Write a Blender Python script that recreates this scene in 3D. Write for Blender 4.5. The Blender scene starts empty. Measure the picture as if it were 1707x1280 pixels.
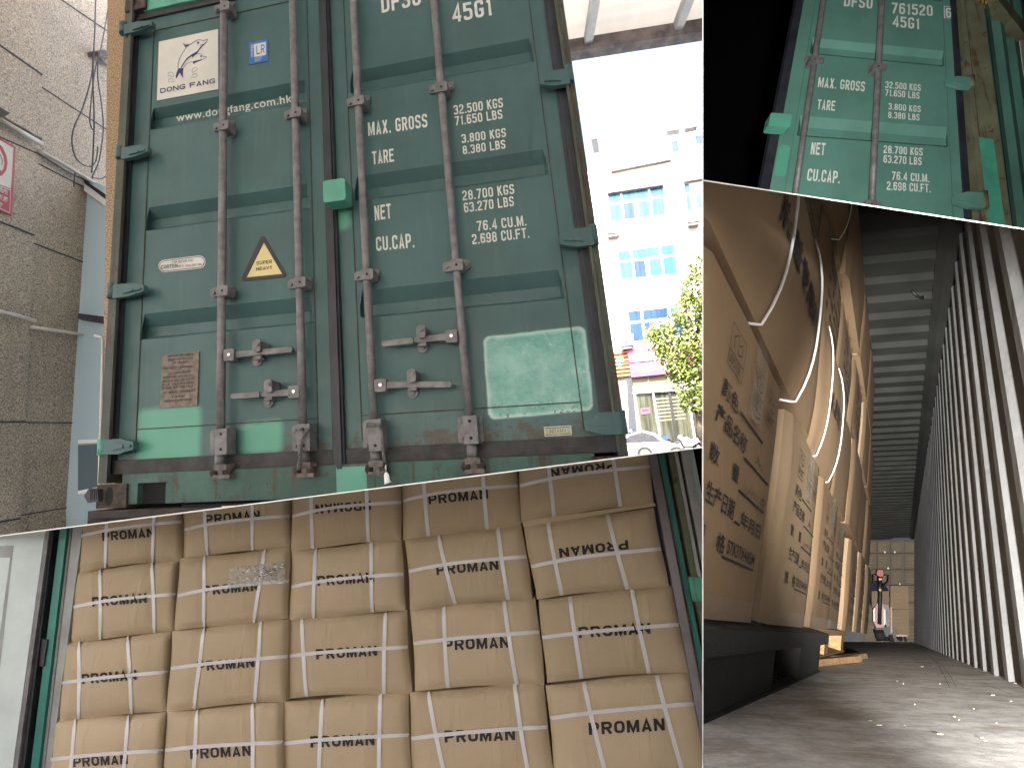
import bpy, bmesh, math, random
from mathutils import Vector as V, Matrix
from mathutils.bvhtree import BVHTree
random.seed(7)
sc = bpy.context.scene
COL = sc.collection

# ------------------------------------------------------------------ camera, light, exposure
FPX = 800.0; PX0, PY0 = 853.5, 640.0          # focal length and centre in photo pixels (1707 x 1280)
def rodm(r):
    th = r.length; k = r / th
    K = Matrix(((0, -k.z, k.y), (k.z, 0, -k.x), (-k.y, k.x, 0)))
    return Matrix.Identity(3) + math.sin(th) * K + (1 - math.cos(th)) * (K @ K)
R1 = rodm(V((-0.15292612, 0.13316834, -0.08883778))); T1 = V((-2.18006523, -2.04790803, 2.69480107))
GZ = 3.9
L2W = Matrix(((1, 0, 0), (0, 0, 1), (0, -1, 0)))          # local (right, down, depth) -> world
CW = L2W @ (-(R1.transposed() @ T1)) + V((0, 0, GZ))      # camera position
CR = L2W @ R1.transposed()                                # camera axes (right, down, forward) in world
cam = bpy.data.cameras.new("camera"); camo = bpy.data.objects.new("camera", cam); COL.objects.link(camo)
M3 = CR @ Matrix(((1, 0, 0), (0, -1, 0), (0, 0, -1)))
camo.matrix_world = Matrix.Translation(CW) @ M3.to_4x4()
cam.sensor_fit = 'HORIZONTAL'; cam.sensor_width = 36.0; cam.lens = 36.0 * FPX / 1707.0
cam.clip_start = 0.05; cam.clip_end = 2000
sc.camera = camo

SUN_EL, SUN_AZ = math.radians(57), math.radians(192)      # azimuth: clockwise from +Y
w = bpy.data.worlds.new("World"); sc.world = w; w.use_nodes = True
nt = w.node_tree; bg = nt.nodes['Background']
sky = nt.nodes.new('ShaderNodeTexSky'); sky.sky_type = 'NISHITA'; sky.sun_disc = False
sky.sun_elevation = SUN_EL; sky.sun_rotation = SUN_AZ; sky.dust_density = 7.0; sky.ozone_density = .6
nt.links.new(sky.outputs[0], bg.inputs[0]); bg.inputs[1].default_value = 0.15
sun = bpy.data.lights.new("sun", 'SUN'); sun.energy = 5.0; sun.angle = math.radians(0.6); sun.color = (1, .95, .88)
suno = bpy.data.objects.new("sun", sun); COL.objects.link(suno)
sd = V((math.sin(SUN_AZ) * math.cos(SUN_EL), math.cos(SUN_AZ) * math.cos(SUN_EL), math.sin(SUN_EL)))
suno.rotation_euler = sd.to_track_quat('Z', 'Y').to_euler()
sc.view_settings.view_transform = 'Standard'; sc.view_settings.look = 'None'
sc.view_settings.exposure = 2.75; sc.view_settings.gamma = 1.0
sc.cycles.max_bounces = 8; sc.cycles.diffuse_bounces = 4

def ray(x, y): return CR @ V(((x - PX0) / FPX, (y - PY0) / FPX, 1.0))
def camv(x, y, z): return CW + CR @ V((x, y, z))
# work lamp held beside the camera for the flash lit hold of the lorry
fl = bpy.data.lights.new("work_lamp", 'SPOT'); fl.energy = 72; fl.shadow_soft_size = 0.012
fl.spot_size = math.radians(58); fl.spot_blend = 0.8; fl.color = (1, .96, .9)
fl.use_nodes = True; _t = fl.node_tree; _e = _t.nodes['Emission']; _f = _t.nodes.new('ShaderNodeLightFalloff'); _f.inputs[0].default_value = 1.0
_t.links.new(_f.outputs['Linear'], _e.inputs['Strength'])
flo = bpy.data.objects.new("work_lamp", fl); COL.objects.link(flo)
flo.scale = (.62, 1, 1)
flo.location = camv(.125, .035, -.04)
flo.rotation_euler = (-ray(1530, 860)).to_track_quat('Z', 'Y').to_euler()

# torch that lights the night-time container
f2 = bpy.data.lights.new("torch", 'SPOT'); f2.energy = 125; f2.shadow_soft_size = 0.05
f2.spot_size = math.radians(52); f2.spot_blend = 1.0; f2.color = (1, .97, .93)
f2o = bpy.data.objects.new("torch", f2); COL.objects.link(f2o)
f2o.location = camv(.16, -.16, -.02); f2o.rotation_euler = (-ray(1450, 170)).to_track_quat('Z', 'Y').to_euler()

# ------------------------------------------------------------------ seams between the four bays
def plane(a, b, sgn_pt):
    n = ray(*a).cross(ray(*b)).normalized()
    if n.dot(ray(*sgn_pt)) < 0: n.negate()
    return n
S13 = lambda side: plane((0, 893), (1171, 745.5), side)
S24 = lambda side: plane((1171, 301), (1707, 382), side)
SV = lambda side: plane((1171.5, 0), (1171.5, 1280), side)
SECT = {1: [S13((500, 300)), SV((500, 300))], 2: [S24((1400, 100)), SV((1400, 100))],
        3: [S13((500, 1100)), SV((500, 1100))], 4: [S24((1400, 800)), SV((1400, 800))]}
CUR = [1]

# ------------------------------------------------------------------ materials
class NT:
    def __init__(s, name):
        s.m = bpy.data.materials.new(name); s.m.use_nodes = True; s.t = s.m.node_tree
        s.b = s.t.nodes['Principled BSDF']; s.tc = s.t.nodes.new('ShaderNodeTexCoord').outputs['Object']
    def n(s, k, **kw):
        x = s.t.nodes.new('ShaderNode' + k)
        for a, v in kw.items(): setattr(x, a, v)
        return x
    def put(s, sock, v):
        if isinstance(v, (int, float)): sock.default_value = v
        elif isinstance(v, tuple): sock.default_value = v if len(v) != 3 or sock.type == 'VECTOR' else (*v, 1)
        else: s.t.links.new(v, sock)
    def math(s, op, a, b=0.0, clamp=False):
        x = s.n('Math', operation=op, use_clamp=clamp); s.put(x.inputs[0], a); s.put(x.inputs[1], b); return x.outputs[0]
    def noise(s, scale, detail=4, rough=.6, vec=None, stretch=None):
        x = s.n('TexNoise'); x.inputs['Scale'].default_value = scale; x.inputs['Detail'].default_value = detail
        x.inputs['Roughness'].default_value = rough
        v = vec or s.tc
        if stretch:
            mp = s.n('Mapping'); mp.inputs['Scale'].default_value = stretch; s.t.links.new(v, mp.inputs[0]); v = mp.outputs[0]
        s.t.links.new(v, x.inputs['Vector']); return x.outputs['Fac']
    def ramp(s, f, a, b, ca=0.0, cb=1.0):
        x = s.n('MapRange'); x.interpolation_type = 'SMOOTHSTEP'; s.put(x.inputs[0], f); x.inputs[1].default_value = a; x.inputs[2].default_value = b
        x.inputs[3].default_value = ca; x.inputs[4].default_value = cb; return x.outputs[0]
    def mix(s, f, a, b):
        x = s.n('Mix', data_type='RGBA'); s.put(x.inputs[0], f); s.put(x.inputs[6], a); s.put(x.inputs[7], b); return x.outputs[2]
    def xyz(s):
        x = s.n('SeparateXYZ'); s.t.links.new(s.tc, x.inputs[0]); return x.outputs
    def box(s, cx, cz, hx, hz, soft, wob=0.0, rc=0.0):       # soft rounded rectangle mask in object x,z
        o = s.xyz(); wn = s.math('MULTIPLY', s.math('SUBTRACT', s.noise(9, 2), .5), wob)
        dx = s.math('SUBTRACT', s.math('ABSOLUTE', s.math('SUBTRACT', o[0], cx)), hx - rc)
        dz = s.math('SUBTRACT', s.math('ABSOLUTE', s.math('SUBTRACT', o[2], cz)), hz - rc)
        dx = s.math('MAXIMUM', s.math('ADD', dx, wn), 0.0); dz = s.math('MAXIMUM', s.math('ADD', dz, wn), 0.0)
        d = s.math('SQRT', s.math('ADD', s.math('MULTIPLY', dx, dx), s.math('MULTIPLY', dz, dz)))
        return s.ramp(d, rc - soft, rc + soft, 1.0, 0.0)
    def bump(s, h, strength=.3, dist=.01):
        x = s.n('Bump'); x.inputs['Strength'].default_value = strength; x.inputs['Distance'].default_value = dist
        s.t.links.new(h, x.inputs['Height']); s.t.links.new(x.outputs[0], s.b.inputs['Normal'])
    def col(s, v): s.put(s.b.inputs['Base Color'], v); return s
    def rough(s, v): s.put(s.b.inputs['Roughness'], v); return s
    def metal(s, v): s.put(s.b.inputs['Metallic'], v); return s

def plain(name, c, r=.6, m=0.0, var=.25, scale=6, bump=0, stretch=None):
    t = NT(name); n = t.noise(scale, 5, stretch=stretch)
    d = tuple(x * (1 - var) for x in c); l = tuple(min(1, x * (1 + var * .6)) for x in c)
    t.col(t.mix(t.ramp(n, .3, .7), d, l)); t.rough(r); t.metal(m)
    if bump: t.bump(t.noise(scale * 8, 4), bump, .004)
    return t.m

MAT = {}
def paint(name, patches=(), gloss=None, night=False, zrust=None, base=(.043, .1, .1)):
    t = NT(name); o = t.xyz()
    c = t.mix(t.ramp(t.noise(2.2, 5), .3, .7), tuple(x * .82 for x in base), tuple(x * 1.12 for x in base))
    c = t.mix(t.math('MULTIPLY', t.ramp(t.noise(30, 3, stretch=(1, 1, .06)), .52, .75), .22), c, (.1, .15, .14))   # pale vertical washes
    c = t.mix(t.math('MULTIPLY', t.ramp(t.noise(1.1, 3), .5, .7), .35), c, (.034, .085, .09))
    ro = t.ramp(t.noise(5, 4), .3, .7, .38, .55)
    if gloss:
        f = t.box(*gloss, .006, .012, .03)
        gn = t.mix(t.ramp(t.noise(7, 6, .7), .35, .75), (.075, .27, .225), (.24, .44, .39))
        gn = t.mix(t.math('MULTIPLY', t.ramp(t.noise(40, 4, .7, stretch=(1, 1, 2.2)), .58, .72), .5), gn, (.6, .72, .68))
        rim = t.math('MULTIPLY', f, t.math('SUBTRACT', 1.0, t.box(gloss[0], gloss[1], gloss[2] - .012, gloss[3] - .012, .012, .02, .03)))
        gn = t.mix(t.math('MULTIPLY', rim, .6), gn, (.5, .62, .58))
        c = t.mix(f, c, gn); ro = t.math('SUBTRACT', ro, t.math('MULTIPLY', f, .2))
    sp = t.ramp(t.noise(55, 2, .5), .745, .78)
    c = t.mix(t.math('MULTIPLY', sp, .8), c, (.11, .1, .07))
    if zrust is not None:                                    # rust creeping up from the lower edge
        low = t.ramp(o[2], zrust + .26, zrust - .01)
        a = t.math('GREATER_THAN', t.math('ADD', t.noise(26, 7, .72), t.math('MULTIPLY', low, .23)), .785)
        c = t.mix(t.math('MULTIPLY', a, .85), c, (.075, .05, .026))
        low2 = t.ramp(o[2], zrust + .06, zrust)
        b = t.ramp(t.math('ADD', t.noise(7, 6, .7), t.math('MULTIPLY', low2, .3)), .72, .86)
        c = t.mix(t.math('MULTIPLY', b, .85), c, (.055, .036, .022))
    for (cx, cz, hx, hz, soft, pc) in patches:
        f = t.box(cx, cz, hx, hz, soft, .02, .035)
        c = t.mix(f, c, pc)
    t.col(c); t.rough(ro); t.b.inputs['Specular IOR Level'].default_value = .45
    h = t.math('ADD', t.noise(3, 3), t.math('MULTIPLY', t.noise(160, 3), .06))
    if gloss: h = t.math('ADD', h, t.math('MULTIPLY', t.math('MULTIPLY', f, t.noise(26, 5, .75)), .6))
    t.bump(h, .35, .012)
    return t.m
def rustsill(name, base):
    t = NT(name)
    c = t.mix(t.ramp(t.noise(4, 4), .3, .7), tuple(x * .75 for x in base), tuple(x * 1.25 for x in base))
    st = t.ramp(t.noise(24, 4, .6, stretch=(1, 1, .05)), .54, .60)
    c = t.mix(t.math('MULTIPLY', st, t.ramp(t.noise(9, 4), .35, .65)), c, (.06, .035, .018))
    c = t.mix(t.ramp(t.noise(18, 7, .75), .58, .64), c, (.05, .034, .024))
    t.col(c); t.rough(.65); t.bump(t.noise(60, 5), .4, .006); return t.m

MAT['rubber'] = plain('rubber', (.018, .02, .028), .5, 0, .4, 10)
MAT['rubber_dirty'] = plain('dirty_rubber', (.035, .033, .034), .7, 0, .5, 12, .2)
MAT['zinc'] = plain('zinc', (.165, .157, .16), .55, .25, .3, 22, .35)
MAT['zinc_dark'] = plain('stained_zinc', (.13, .11, .1), .65, .2, .5, 30, .4)
MAT['rust'] = plain('rusted_steel', (.055, .038, .03), .85, 0, .55, 26, .5)
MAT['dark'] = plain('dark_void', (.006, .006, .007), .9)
MAT['ink_white'] = plain('white_lettering', (.56, .58, .54), .6, 0, .14, 40)
MAT['ink_black'] = plain('black_ink', (.012, .013, .016), .7, 0, .2, 40)
MAT['ink_blue'] = plain('navy_ink', (.012, .028, .13), .5)
MAT['decal_white'] = plain('white_sticker', (.55, .54, .49), .5, 0, .1, 5)
MAT['decal_blue'] = plain('blue_sticker', (.012, .12, .36), .45, 0, .1)
MAT['decal_yellow'] = plain('cream_yellow_sticker', (.62, .52, .24), .5, 0, .08)
MAT['decal_black'] = plain('black_sticker', (.012, .012, .013), .45)
MAT['plate'] = plain('weathered_plate', (.17, .135, .105), .6, .3, .35, 40)
MAT['cream'] = plain('aged_cream_sticker', (.5, .5, .34), .6, 0, .2, 30)
MAT['green_frame'] = paint('green_frame_paint')
MAT['green_night'] = plain('night_touch_up', (.05, .24, .165), .5, 0, .3, 5)
MAT['post_day'] = rustsill('rusty_shaded_post', (.06, .07, .05))  # rusty brown post paint, darkened to put the left post's shade into the colour
MAT['green_mid'] = plain('teal_frame_paint', (.02, .17, .145), .45, 0, .2, 5)
MAT['green_bright'] = plain('fresh_green_paint', (.08, .29, .21), .45, 0, .12, 4)
MAT['sill'] = rustsill('sill_paint', (.036, .088, .072))
MAT['chassis'] = plain('dirty_chassis', (.035, .027, .024), .85, 0, .5, 9, .4)
MAT['concrete'] = plain('concrete', (.28, .27, .25), .9, 0, .25, 3, .3)
MAT['pvc'] = plain('white_conduit', (.55, .53, .48), .5, 0, .15, 8)
MAT['cable'] = plain('cable_jacket', (.035, .035, .045), .6)
MAT['darkmetal'] = plain('dark_metal', (.03, .03, .033), .5, .4)
MAT['beam'] = plain('weathered_beam', (.16, .13, .125), .7, .2, .5, 7, .3)
MAT['galv'] = plain('galvanised_rafter', (.4, .4, .4), .5, .3, .2, 9)
MAT['white'] = plain('white_board', (.85, .85, .85), .6, 0, .03)
MAT['render'] = plain('white_render', (.74, .72, .68), .85, 0, .1, 2)
MAT['frame_white'] = plain('white_window_frame', (.8, .8, .8), .5, 0, .05)
MAT['pink'] = plain('pink_fascia', (.36, .06, .16), .5, 0, .08)
MAT['orange'] = plain('orange_slats', (.36, .13, .04), .6, 0, .2)
MAT['teal_ink'] = plain('teal_letter', (.02, .4, .33), .5)
MAT['beige'] = plain('beige_shutter', (.15, .135, .085), .7, 0, .15)
MAT['slate'] = plain('dark_tile', (.03, .032, .042), .6, 0, .3, 10)
MAT['chrome'] = plain('bright_metal', (.6, .6, .6), .25, .9)
MAT['carwhite'] = plain('white_car_paint', (.75, .76, .78), .25, 0, .03)
MAT['tyre'] = plain('tyre_rubber', (.02, .02, .02), .8)
MAT['red'] = plain('red_enamel', (.36, .02, .03), .45, 0, .15)
MAT['redorange'] = plain('orange_red_enamel', (.26, .018, .006), .4, 0, .12)
MAT['blue'] = plain('blue_plastic', (.03, .07, .35), .4)
MAT['yellow'] = plain('yellow_enamel', (.7, .45, .03), .5, 0, .1)
MAT['bark'] = plain('bark', (.1, .075, .05), .9, 0, .4, 12, .5)
MAT['navy'] = plain('navy_cloth', (.012, .016, .045), .9, 0, .3, 30)
MAT['skin'] = plain('skin', (.3, .17, .11), .6)
MAT['hair'] = plain('dark_hair', (.02, .016, .014), .7)
MAT['plastic_black'] = plain('black_pallet_plastic', (.009, .009, .010), .85, 0, .4, 14, .15)
MAT['wood'] = plain('pale_pallet_wood', (.4, .25, .12), .8, 0, .3, 8, .2, (1, 6, 6))
MAT['splinter'] = plain('wood_splinter', (.42, .36, .26), .8)
MAT['rope'] = plain('grey_rope', (.12, .115, .11), .9, 0, .4, 60, .5)

def granite():
    t = NT('granite'); n = t.noise(95, 3, .75); n2 = t.noise(1.2, 3)
    a = t.mix(t.ramp(n2, .35, .65), (.31, .25, .185), (.39, .32, .235))
    c = t.mix(t.ramp(n, .38, .50), (.12, .105, .09), a); c = t.mix(t.ramp(n, .54, .64), c, (.55, .48, .38))
    t.col(c); t.rough(.55); t.bump(n, .2, .003); return t.m
MAT['granite'] = granite()
def granite2():
    t = NT('golden_granite'); n = t.noise(110, 3, .75)
    c = t.mix(t.ramp(n, .40, .5), (.09, .055, .028), (.3, .195, .1)); c = t.mix(t.ramp(n, .55, .66), c, (.46, .33, .19))
    t.col(c); t.rough(.5); t.bump(n, .2, .003); return t.m
MAT['granite2'] = granite2()
def card(name, a, b, ws=26, bs=.45):
    t = NT(name); n = t.noise(1.7, 4)
    c = t.mix(t.ramp(n, .3, .7), a, b)
    c = t.mix(t.math('MULTIPLY', t.ramp(t.noise(70, 3), .55, .8), .16), c, tuple(x * .7 for x in a))
    t.col(c); t.rough(.78); t.b.inputs['Specular IOR Level'].default_value = .25
    wr = t.ramp(t.noise(ws, 3, .55, stretch=(1, 1, .1)), .5, .75)
    h = t.math('ADD', t.math('MULTIPLY', t.noise(6, 4, .6), .9), t.math('MULTIPLY', wr, .35))
    t.bump(t.math('ADD', h, t.math('MULTIPLY', t.noise(240, 2), .04)), bs, .012); return t.m
MAT['card'] = card('cardboard', (.405, .315, .212), (.47, .37, .255))
MAT['card_b'] = card('cardboard_pale', (.44, .345, .235), (.505, .4, .28))
MAT['card_w'] = card('cardboard_warm', (.205, .138, .08), (.25, .172, .102), 30, .16)
MAT['card_y'] = card('cardboard_honey', (.21, .15, .092), (.255, .185, .115), 30, .16)
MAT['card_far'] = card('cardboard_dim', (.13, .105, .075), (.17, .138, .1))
def strap():
    t = NT('woven_strap'); wv = t.n('TexWave'); wv.inputs['Scale'].default_value = 60; t.t.links.new(t.tc, wv.inputs[0])
    t.col((.74, .72, .76)); t.rough(.25); t.b.inputs['Alpha'].default_value = .76; t.bump(wv.outputs['Fac'], .3, .002); return t.m
MAT['strap'] = strap()
def film():
    t = NT('clear_film'); t.col((.8, .8, .82)); t.rough(.12); t.b.inputs['Alpha'].default_value = .34; t.b.inputs['Specular IOR Level'].default_value = 1.0
    t.bump(t.noise(38, 5, .75), .9, .02); return t.m
MAT['film'] = film()
MAT['film_thin'] = film(); MAT['film_thin'].name = 'thin_film'; MAT['film_thin'].node_tree.nodes['Principled BSDF'].inputs['Alpha'].default_value = .1
def roofm():
    t = NT('translucent_roof'); o = t.xyz()
    wv = t.n('TexWave', bands_direction='Y'); wv.inputs['Scale'].default_value = 1.6; t.t.links.new(t.tc, wv.inputs[0])
    tr = t.n('BsdfTranslucent'); tr.inputs[0].default_value = (.75, .73, .7, 1); mx = t.n('MixShader'); mx.inputs[0].default_value = .26
    t.col(t.mix(t.ramp(t.noise(.9, 5, .6, stretch=(1, .2, 1)), .35, .7), (.55, .52, .5), (.78, .76, .74))); t.rough(.7)
    t.bump(wv.outputs['Fac'], .6, .05)
    out = t.t.nodes['Material Output']; t.t.links.new(t.b.outputs[0], mx.inputs[1]); t.t.links.new(tr.outputs[0], mx.inputs[2])
    t.t.links.new(mx.outputs[0], out.inputs[0]); return t.m
MAT['roof'] = roofm()
def glass(name, a, b, sc_=3):
    t = NT(name); t.col(t.mix(t.ramp(t.noise(sc_, 3, stretch=(3, 3, .2)), .35, .65), a, b)); t.rough(.12); return t.m
MAT['win_teal'] = glass('curtained_glass', (.008, .1, .19), (.03, .2, .26), 2)
MAT['win_dim'] = glass('dim_office_glass', (.12, .17, .2), (.18, .24, .28), .8)
MAT['win_blue'] = glass('blue_glass', (.004, .022, .13), (.008, .045, .2), 2)
MAT['win_left'] = glass('office_glass', (.42, .56, .64), (.6, .72, .78), .8)
MAT['shopglass'] = glass('shop_glass', (.025, .026, .02), (.07, .075, .05), 2)
def leafm():
    t = NT('leaves'); oi = t.n('ObjectInfo'); g = t.n('NewGeometry')
    r = t.n('MapRange'); t.t.links.new(g.outputs['Random Per Island'], r.inputs[0])
    t.col(t.mix(r.outputs[0], (.08, .125, .02), (.28, .33, .08))); t.rough(.5)
    return t.m
MAT['leaf'] = leafm()
def steelwall():
    t = NT('grey_steel_lining'); c = t.mix(t.ramp(t.noise(2, 5), .3, .7), (.165, .168, .172), (.235, .238, .243))
    c = t.mix(t.math('MULTIPLY', t.ramp(t.noise(14, 6, .7), .56, .7), .6), c, (.12, .11, .1))
    c = t.mix(t.ramp(t.noise(40, 5, .7), .70, .74), c, (.1, .05, .03))
    t.col(c); t.rough(.42); t.bump(t.noise(9, 5), .3, .02); return t.m
MAT['lining'] = steelwall()
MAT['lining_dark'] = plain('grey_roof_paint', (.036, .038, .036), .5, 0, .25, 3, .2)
MAT['lining_pale'] = plain('pale_grey_lining', (.5, .57, .57), .5, 0, .14, 3, .15)
MAT['mauve'] = plain('mauve_grey_paint', (.2, .185, .2), .55, 0, .3, 6, .2)
MAT['greywall'] = plain('grey_wall_paint', (.27, .28, .28), .55, 0, .25, 5, .2)
def floorm():
    t = NT('scuffed_floor')
    c = t.mix(t.ramp(t.noise(22, 9, .75), .32, .68), (.34, .335, .33), (.72, .71, .7))
    c = t.mix(t.math('MULTIPLY', t.ramp(t.noise(5, 7, .7), .5, .62), .7), c, (.3, .255, .22))
    c = t.mix(t.math('MULTIPLY', t.ramp(t.noise(90, 7, .85, stretch=(.35, 1.6, 1)), .55, .66), .7), c, (.85, .84, .81))
    c = t.mix(t.ramp(t.noise(170, 6, .8), .64, .7), c, (.06, .052, .045))
    t.col(c); t.rough(t.ramp(t.noise(12, 5), .3, .7, .45, .8)); t.bump(t.noise(90, 6, .8), .6, .006); return t.m
MAT['floor'] = floorm()

# ------------------------------------------------------------------ mesh helpers
class MB:
    def __init__(s): s.v = []; s.f = []; s.sm = []
    def add(s, vs, fs, smooth=False):
        b = len(s.v); s.v += [V(v) for v in vs]; s.f += [tuple(i + b for i in f) for f in fs]; s.sm += [smooth] * len(fs); return s
    def poly(s, vs): return s.add(vs, [tuple(range(len(vs)))])
    def prism(s, vs, ext, cap=True):
        n = len(vs); back = [V(v) + ext for v in vs]
        fs = [tuple(range(n)), tuple(range(2 * n - 1, n - 1, -1))] if cap else []
        fs += [(i, i + n, (i + 1) % n + n, (i + 1) % n) for i in range(n)]
        return s.add(list(vs) + back, fs)
    def hexa(s, a, b):   # two quads
        return s.add(list(a) + list(b), [(0, 1, 2, 3), (7, 6, 5, 4), (0, 4, 5, 1), (1, 5, 6, 2), (2, 6, 7, 3), (3, 7, 4, 0)])
    def box(s, c, h, ax=None):
        ax = ax or (V((1, 0, 0)), V((0, 1, 0)), V((0, 0, 1))); c = V(c)
        q = lambda k: [c + ax[0] * h[0] * i + ax[1] * h[1] * j + ax[2] * h[2] * k for i, j in ((-1, -1), (1, -1), (1, 1), (-1, 1))]
        return s.hexa(q(-1), q(1))
    def tube(s, pts, r, n=10, smooth=True):
        pts = [V(p) for p in pts]; vs = []; fs = []; m = len(pts); rr = r if isinstance(r, (list, tuple)) else [r] * m
        ref = None
        for i, p in enumerate(pts):
            t = (pts[min(i + 1, m - 1)] - pts[max(i - 1, 0)]).normalized()
            if ref is None: ref = t.orthogonal().normalized()
            a = (ref - t * ref.dot(t)).normalized(); ref = a; b = t.cross(a)
            for k in range(n): an = 2 * math.pi * k / n; vs.append(p + (a * math.cos(an) + b * math.sin(an)) * rr[i])
        for i in range(m - 1):
            for k in range(n): fs.append((i * n + k, i * n + (k + 1) % n, (i + 1) * n + (k + 1) % n, (i + 1) * n + k))
        s.add(vs, fs, smooth); b0 = len(s.v) - len(vs)
        s.f.append(tuple(b0 + k for k in range(n - 1, -1, -1))); s.sm.append(False)
        s.f.append(tuple(b0 + (m - 1) * n + k for k in range(n))); s.sm.append(False); return s
    def grid(s, fn, nu, nv, smooth=True):
        vs = [fn(i / nu, j / nv) for j in range(nv + 1) for i in range(nu + 1)]
        fs = [(j * (nu + 1) + i, j * (nu + 1) + i + 1, (j + 1) * (nu + 1) + i + 1, (j + 1) * (nu + 1) + i) for j in range(nv) for i in range(nu)]
        return s.add(vs, fs, smooth)
    def ball(s, c, r, n=10, sc_=(1, 1, 1), ax=None):
        c = V(c); ax = ax or (V((1, 0, 0)), V((0, 1, 0)), V((0, 0, 1)))
        def fn(u, v):
            a = 2 * math.pi * u; b = math.pi * v
            return c + ax[0] * (math.cos(a) * math.sin(b) * r * sc_[0]) + ax[1] * (math.sin(a) * math.sin(b) * r * sc_[1]) + ax[2] * (math.cos(b) * r * sc_[2])
        return s.grid(fn, n, n // 2)
    def build(s, name, mat, parent=None, label=None, bevel=0):
        me = bpy.data.meshes.new(name); org = V((0, 0, 0))
        p = parent
        while p is not None: org += p.location; p = p.parent
        me.from_pydata([tuple(v - org) for v in s.v], [], s.f)
        for i, p_ in enumerate(me.polygons): p_.use_smooth = s.sm[i]
        mats = mat if isinstance(mat, (list, tuple)) else [mat]
        for m_ in mats: me.materials.append(MAT[m_] if isinstance(m_, str) else m_)
        me.update()
        o = bpy.data.objects.new(name, me); COL.objects.link(o); o.parent = parent; o['bay'] = CUR[0]
        if label: o['label'] = label
        bm = bmesh.new(); bm.from_mesh(me); bmesh.ops.recalc_face_normals(bm, faces=bm.faces); bm.to_mesh(me); bm.free()
        return o
def thing(name, label, cat, loc=(0, 0, 0), group=None):
    o = bpy.data.objects.new(name, None); COL.objects.link(o); o.location = loc; o.empty_display_size = .1
    o['label'] = label; o['category'] = cat; o['bay'] = CUR[0]
    if group: o['group'] = group
    return o
def tag(o, label, cat, group=None):
    o['label'] = label; o['category'] = cat
    if group: o['group'] = group
    return o
def struct(o, kind='structure'): o['kind'] = kind; return o
class Fr:
    def __init__(s, O, N): s.O = V(O); s.N = V(N).normalized()
    def pt(s, x, y, w=0.0):
        r = ray(x, y); return CW + r * ((s.O + s.N * w - CW).dot(s.N) / r.dot(s.N))
    def slab(s, mb, px, w0, w1):
        return mb.prism([s.pt(x, y, w1) for x, y in px], -s.N * (w1 - w0))

# text -------------------------------------------------------------
_tc = {}
def glyphs(txt, bold=0.0, spacing=1.0):
    k = (txt, bold, spacing)
    if k in _tc: return _tc[k]
    cu = bpy.data.curves.new('t', 'FONT'); cu.body = txt; cu.offset = bold; cu.space_character = spacing; cu.resolution_u = 4
    ob = bpy.data.objects.new('t', cu); COL.objects.link(ob); bpy.context.view_layer.update()
    me = bpy.data.meshes.new_from_object(ob.evaluated_get(bpy.context.evaluated_depsgraph_get()))
    vs = [(v.co.x, v.co.y) for v in me.vertices]; fs = [tuple(p.vertices) for p in me.polygons]
    bpy.data.objects.remove(ob); bpy.data.curves.remove(cu); bpy.data.meshes.remove(me)
    x0 = min(v[0] for v in vs); x1 = max(v[0] for v in vs); cap = .729
    if any(ord(ch) > 0x2e80 for ch in txt): cap = .88
    vs = [((x - x0) / (x1 - x0), y / cap) for x, y in vs]
    _tc[k] = (vs, fs); return _tc[k]
def text(mb, txt, fn, bold=.02, spacing=1.0):
    vs, fs = glyphs(txt, bold, spacing); return mb.add([fn(x, y) for x, y in vs], fs)
def pxtext(mb, fr, txt, S, E, top, w, bold=.02, spacing=1.0):   # fr.pt, baseline S->E, top of the first letter
    S = V((*S, 0)); E = V((*E, 0)); U = V((*top, 0)) - S
    def fn(x, y): p = S + (E - S) * x + U * y; return fr.pt(p.x, p.y, w)
    return text(mb, txt, fn, bold, spacing)
def stroke(mb, fn, pts, wd, closed=False):    # thin ribbon in 2-D (units of fn)
    P = [V((p[0], p[1])) for p in pts]; n = len(P); L = []; R = []
    for i in range(n):
        a = P[(i - 1) % n] if (closed or i > 0) else P[i]; b = P[(i + 1) % n] if (closed or i < n - 1) else P[i]
        t = (b - a).normalized(); m = V((-t.y, t.x)) * wd / 2; L.append(P[i] + m); R.append(P[i] - m)
    vs = [fn(*p) for p in L] + [fn(*p) for p in R]
    fs = [(i, (i + 1) % n, (i + 1) % n + n, i + n) for i in range(n if closed else n - 1)]
    return mb.add(vs, fs)
def solve8(src, dst):
    A = []; 
    for (x, y), (u, v_) in zip(src, dst):
        A.append([x, y, 1, 0, 0, 0, -u * x, -u * y, u]); A.append([0, 0, 0, x, y, 1, -v_ * x, -v_ * y, v_])
    n = 8
    for i in range(n):
        p = max(range(i, n), key=lambda r: abs(A[r][i])); A[i], A[p] = A[p], A[i]
        for r in range(n):
            if r != i:
                f = A[r][i] / A[i][i]
                if f:
                    for c in range(i, n + 1): A[r][c] -= f * A[i][c]
    h = [A[i][n] / A[i][i] for i in range(n)]
    return Matrix(((h[0], h[1], h[2]), (h[3], h[4], h[5]), (h[6], h[7], 1)))
def hap(H, x, y): q = H @ V((x, y, 1)); return q.x / q.z, q.y / q.z

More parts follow.
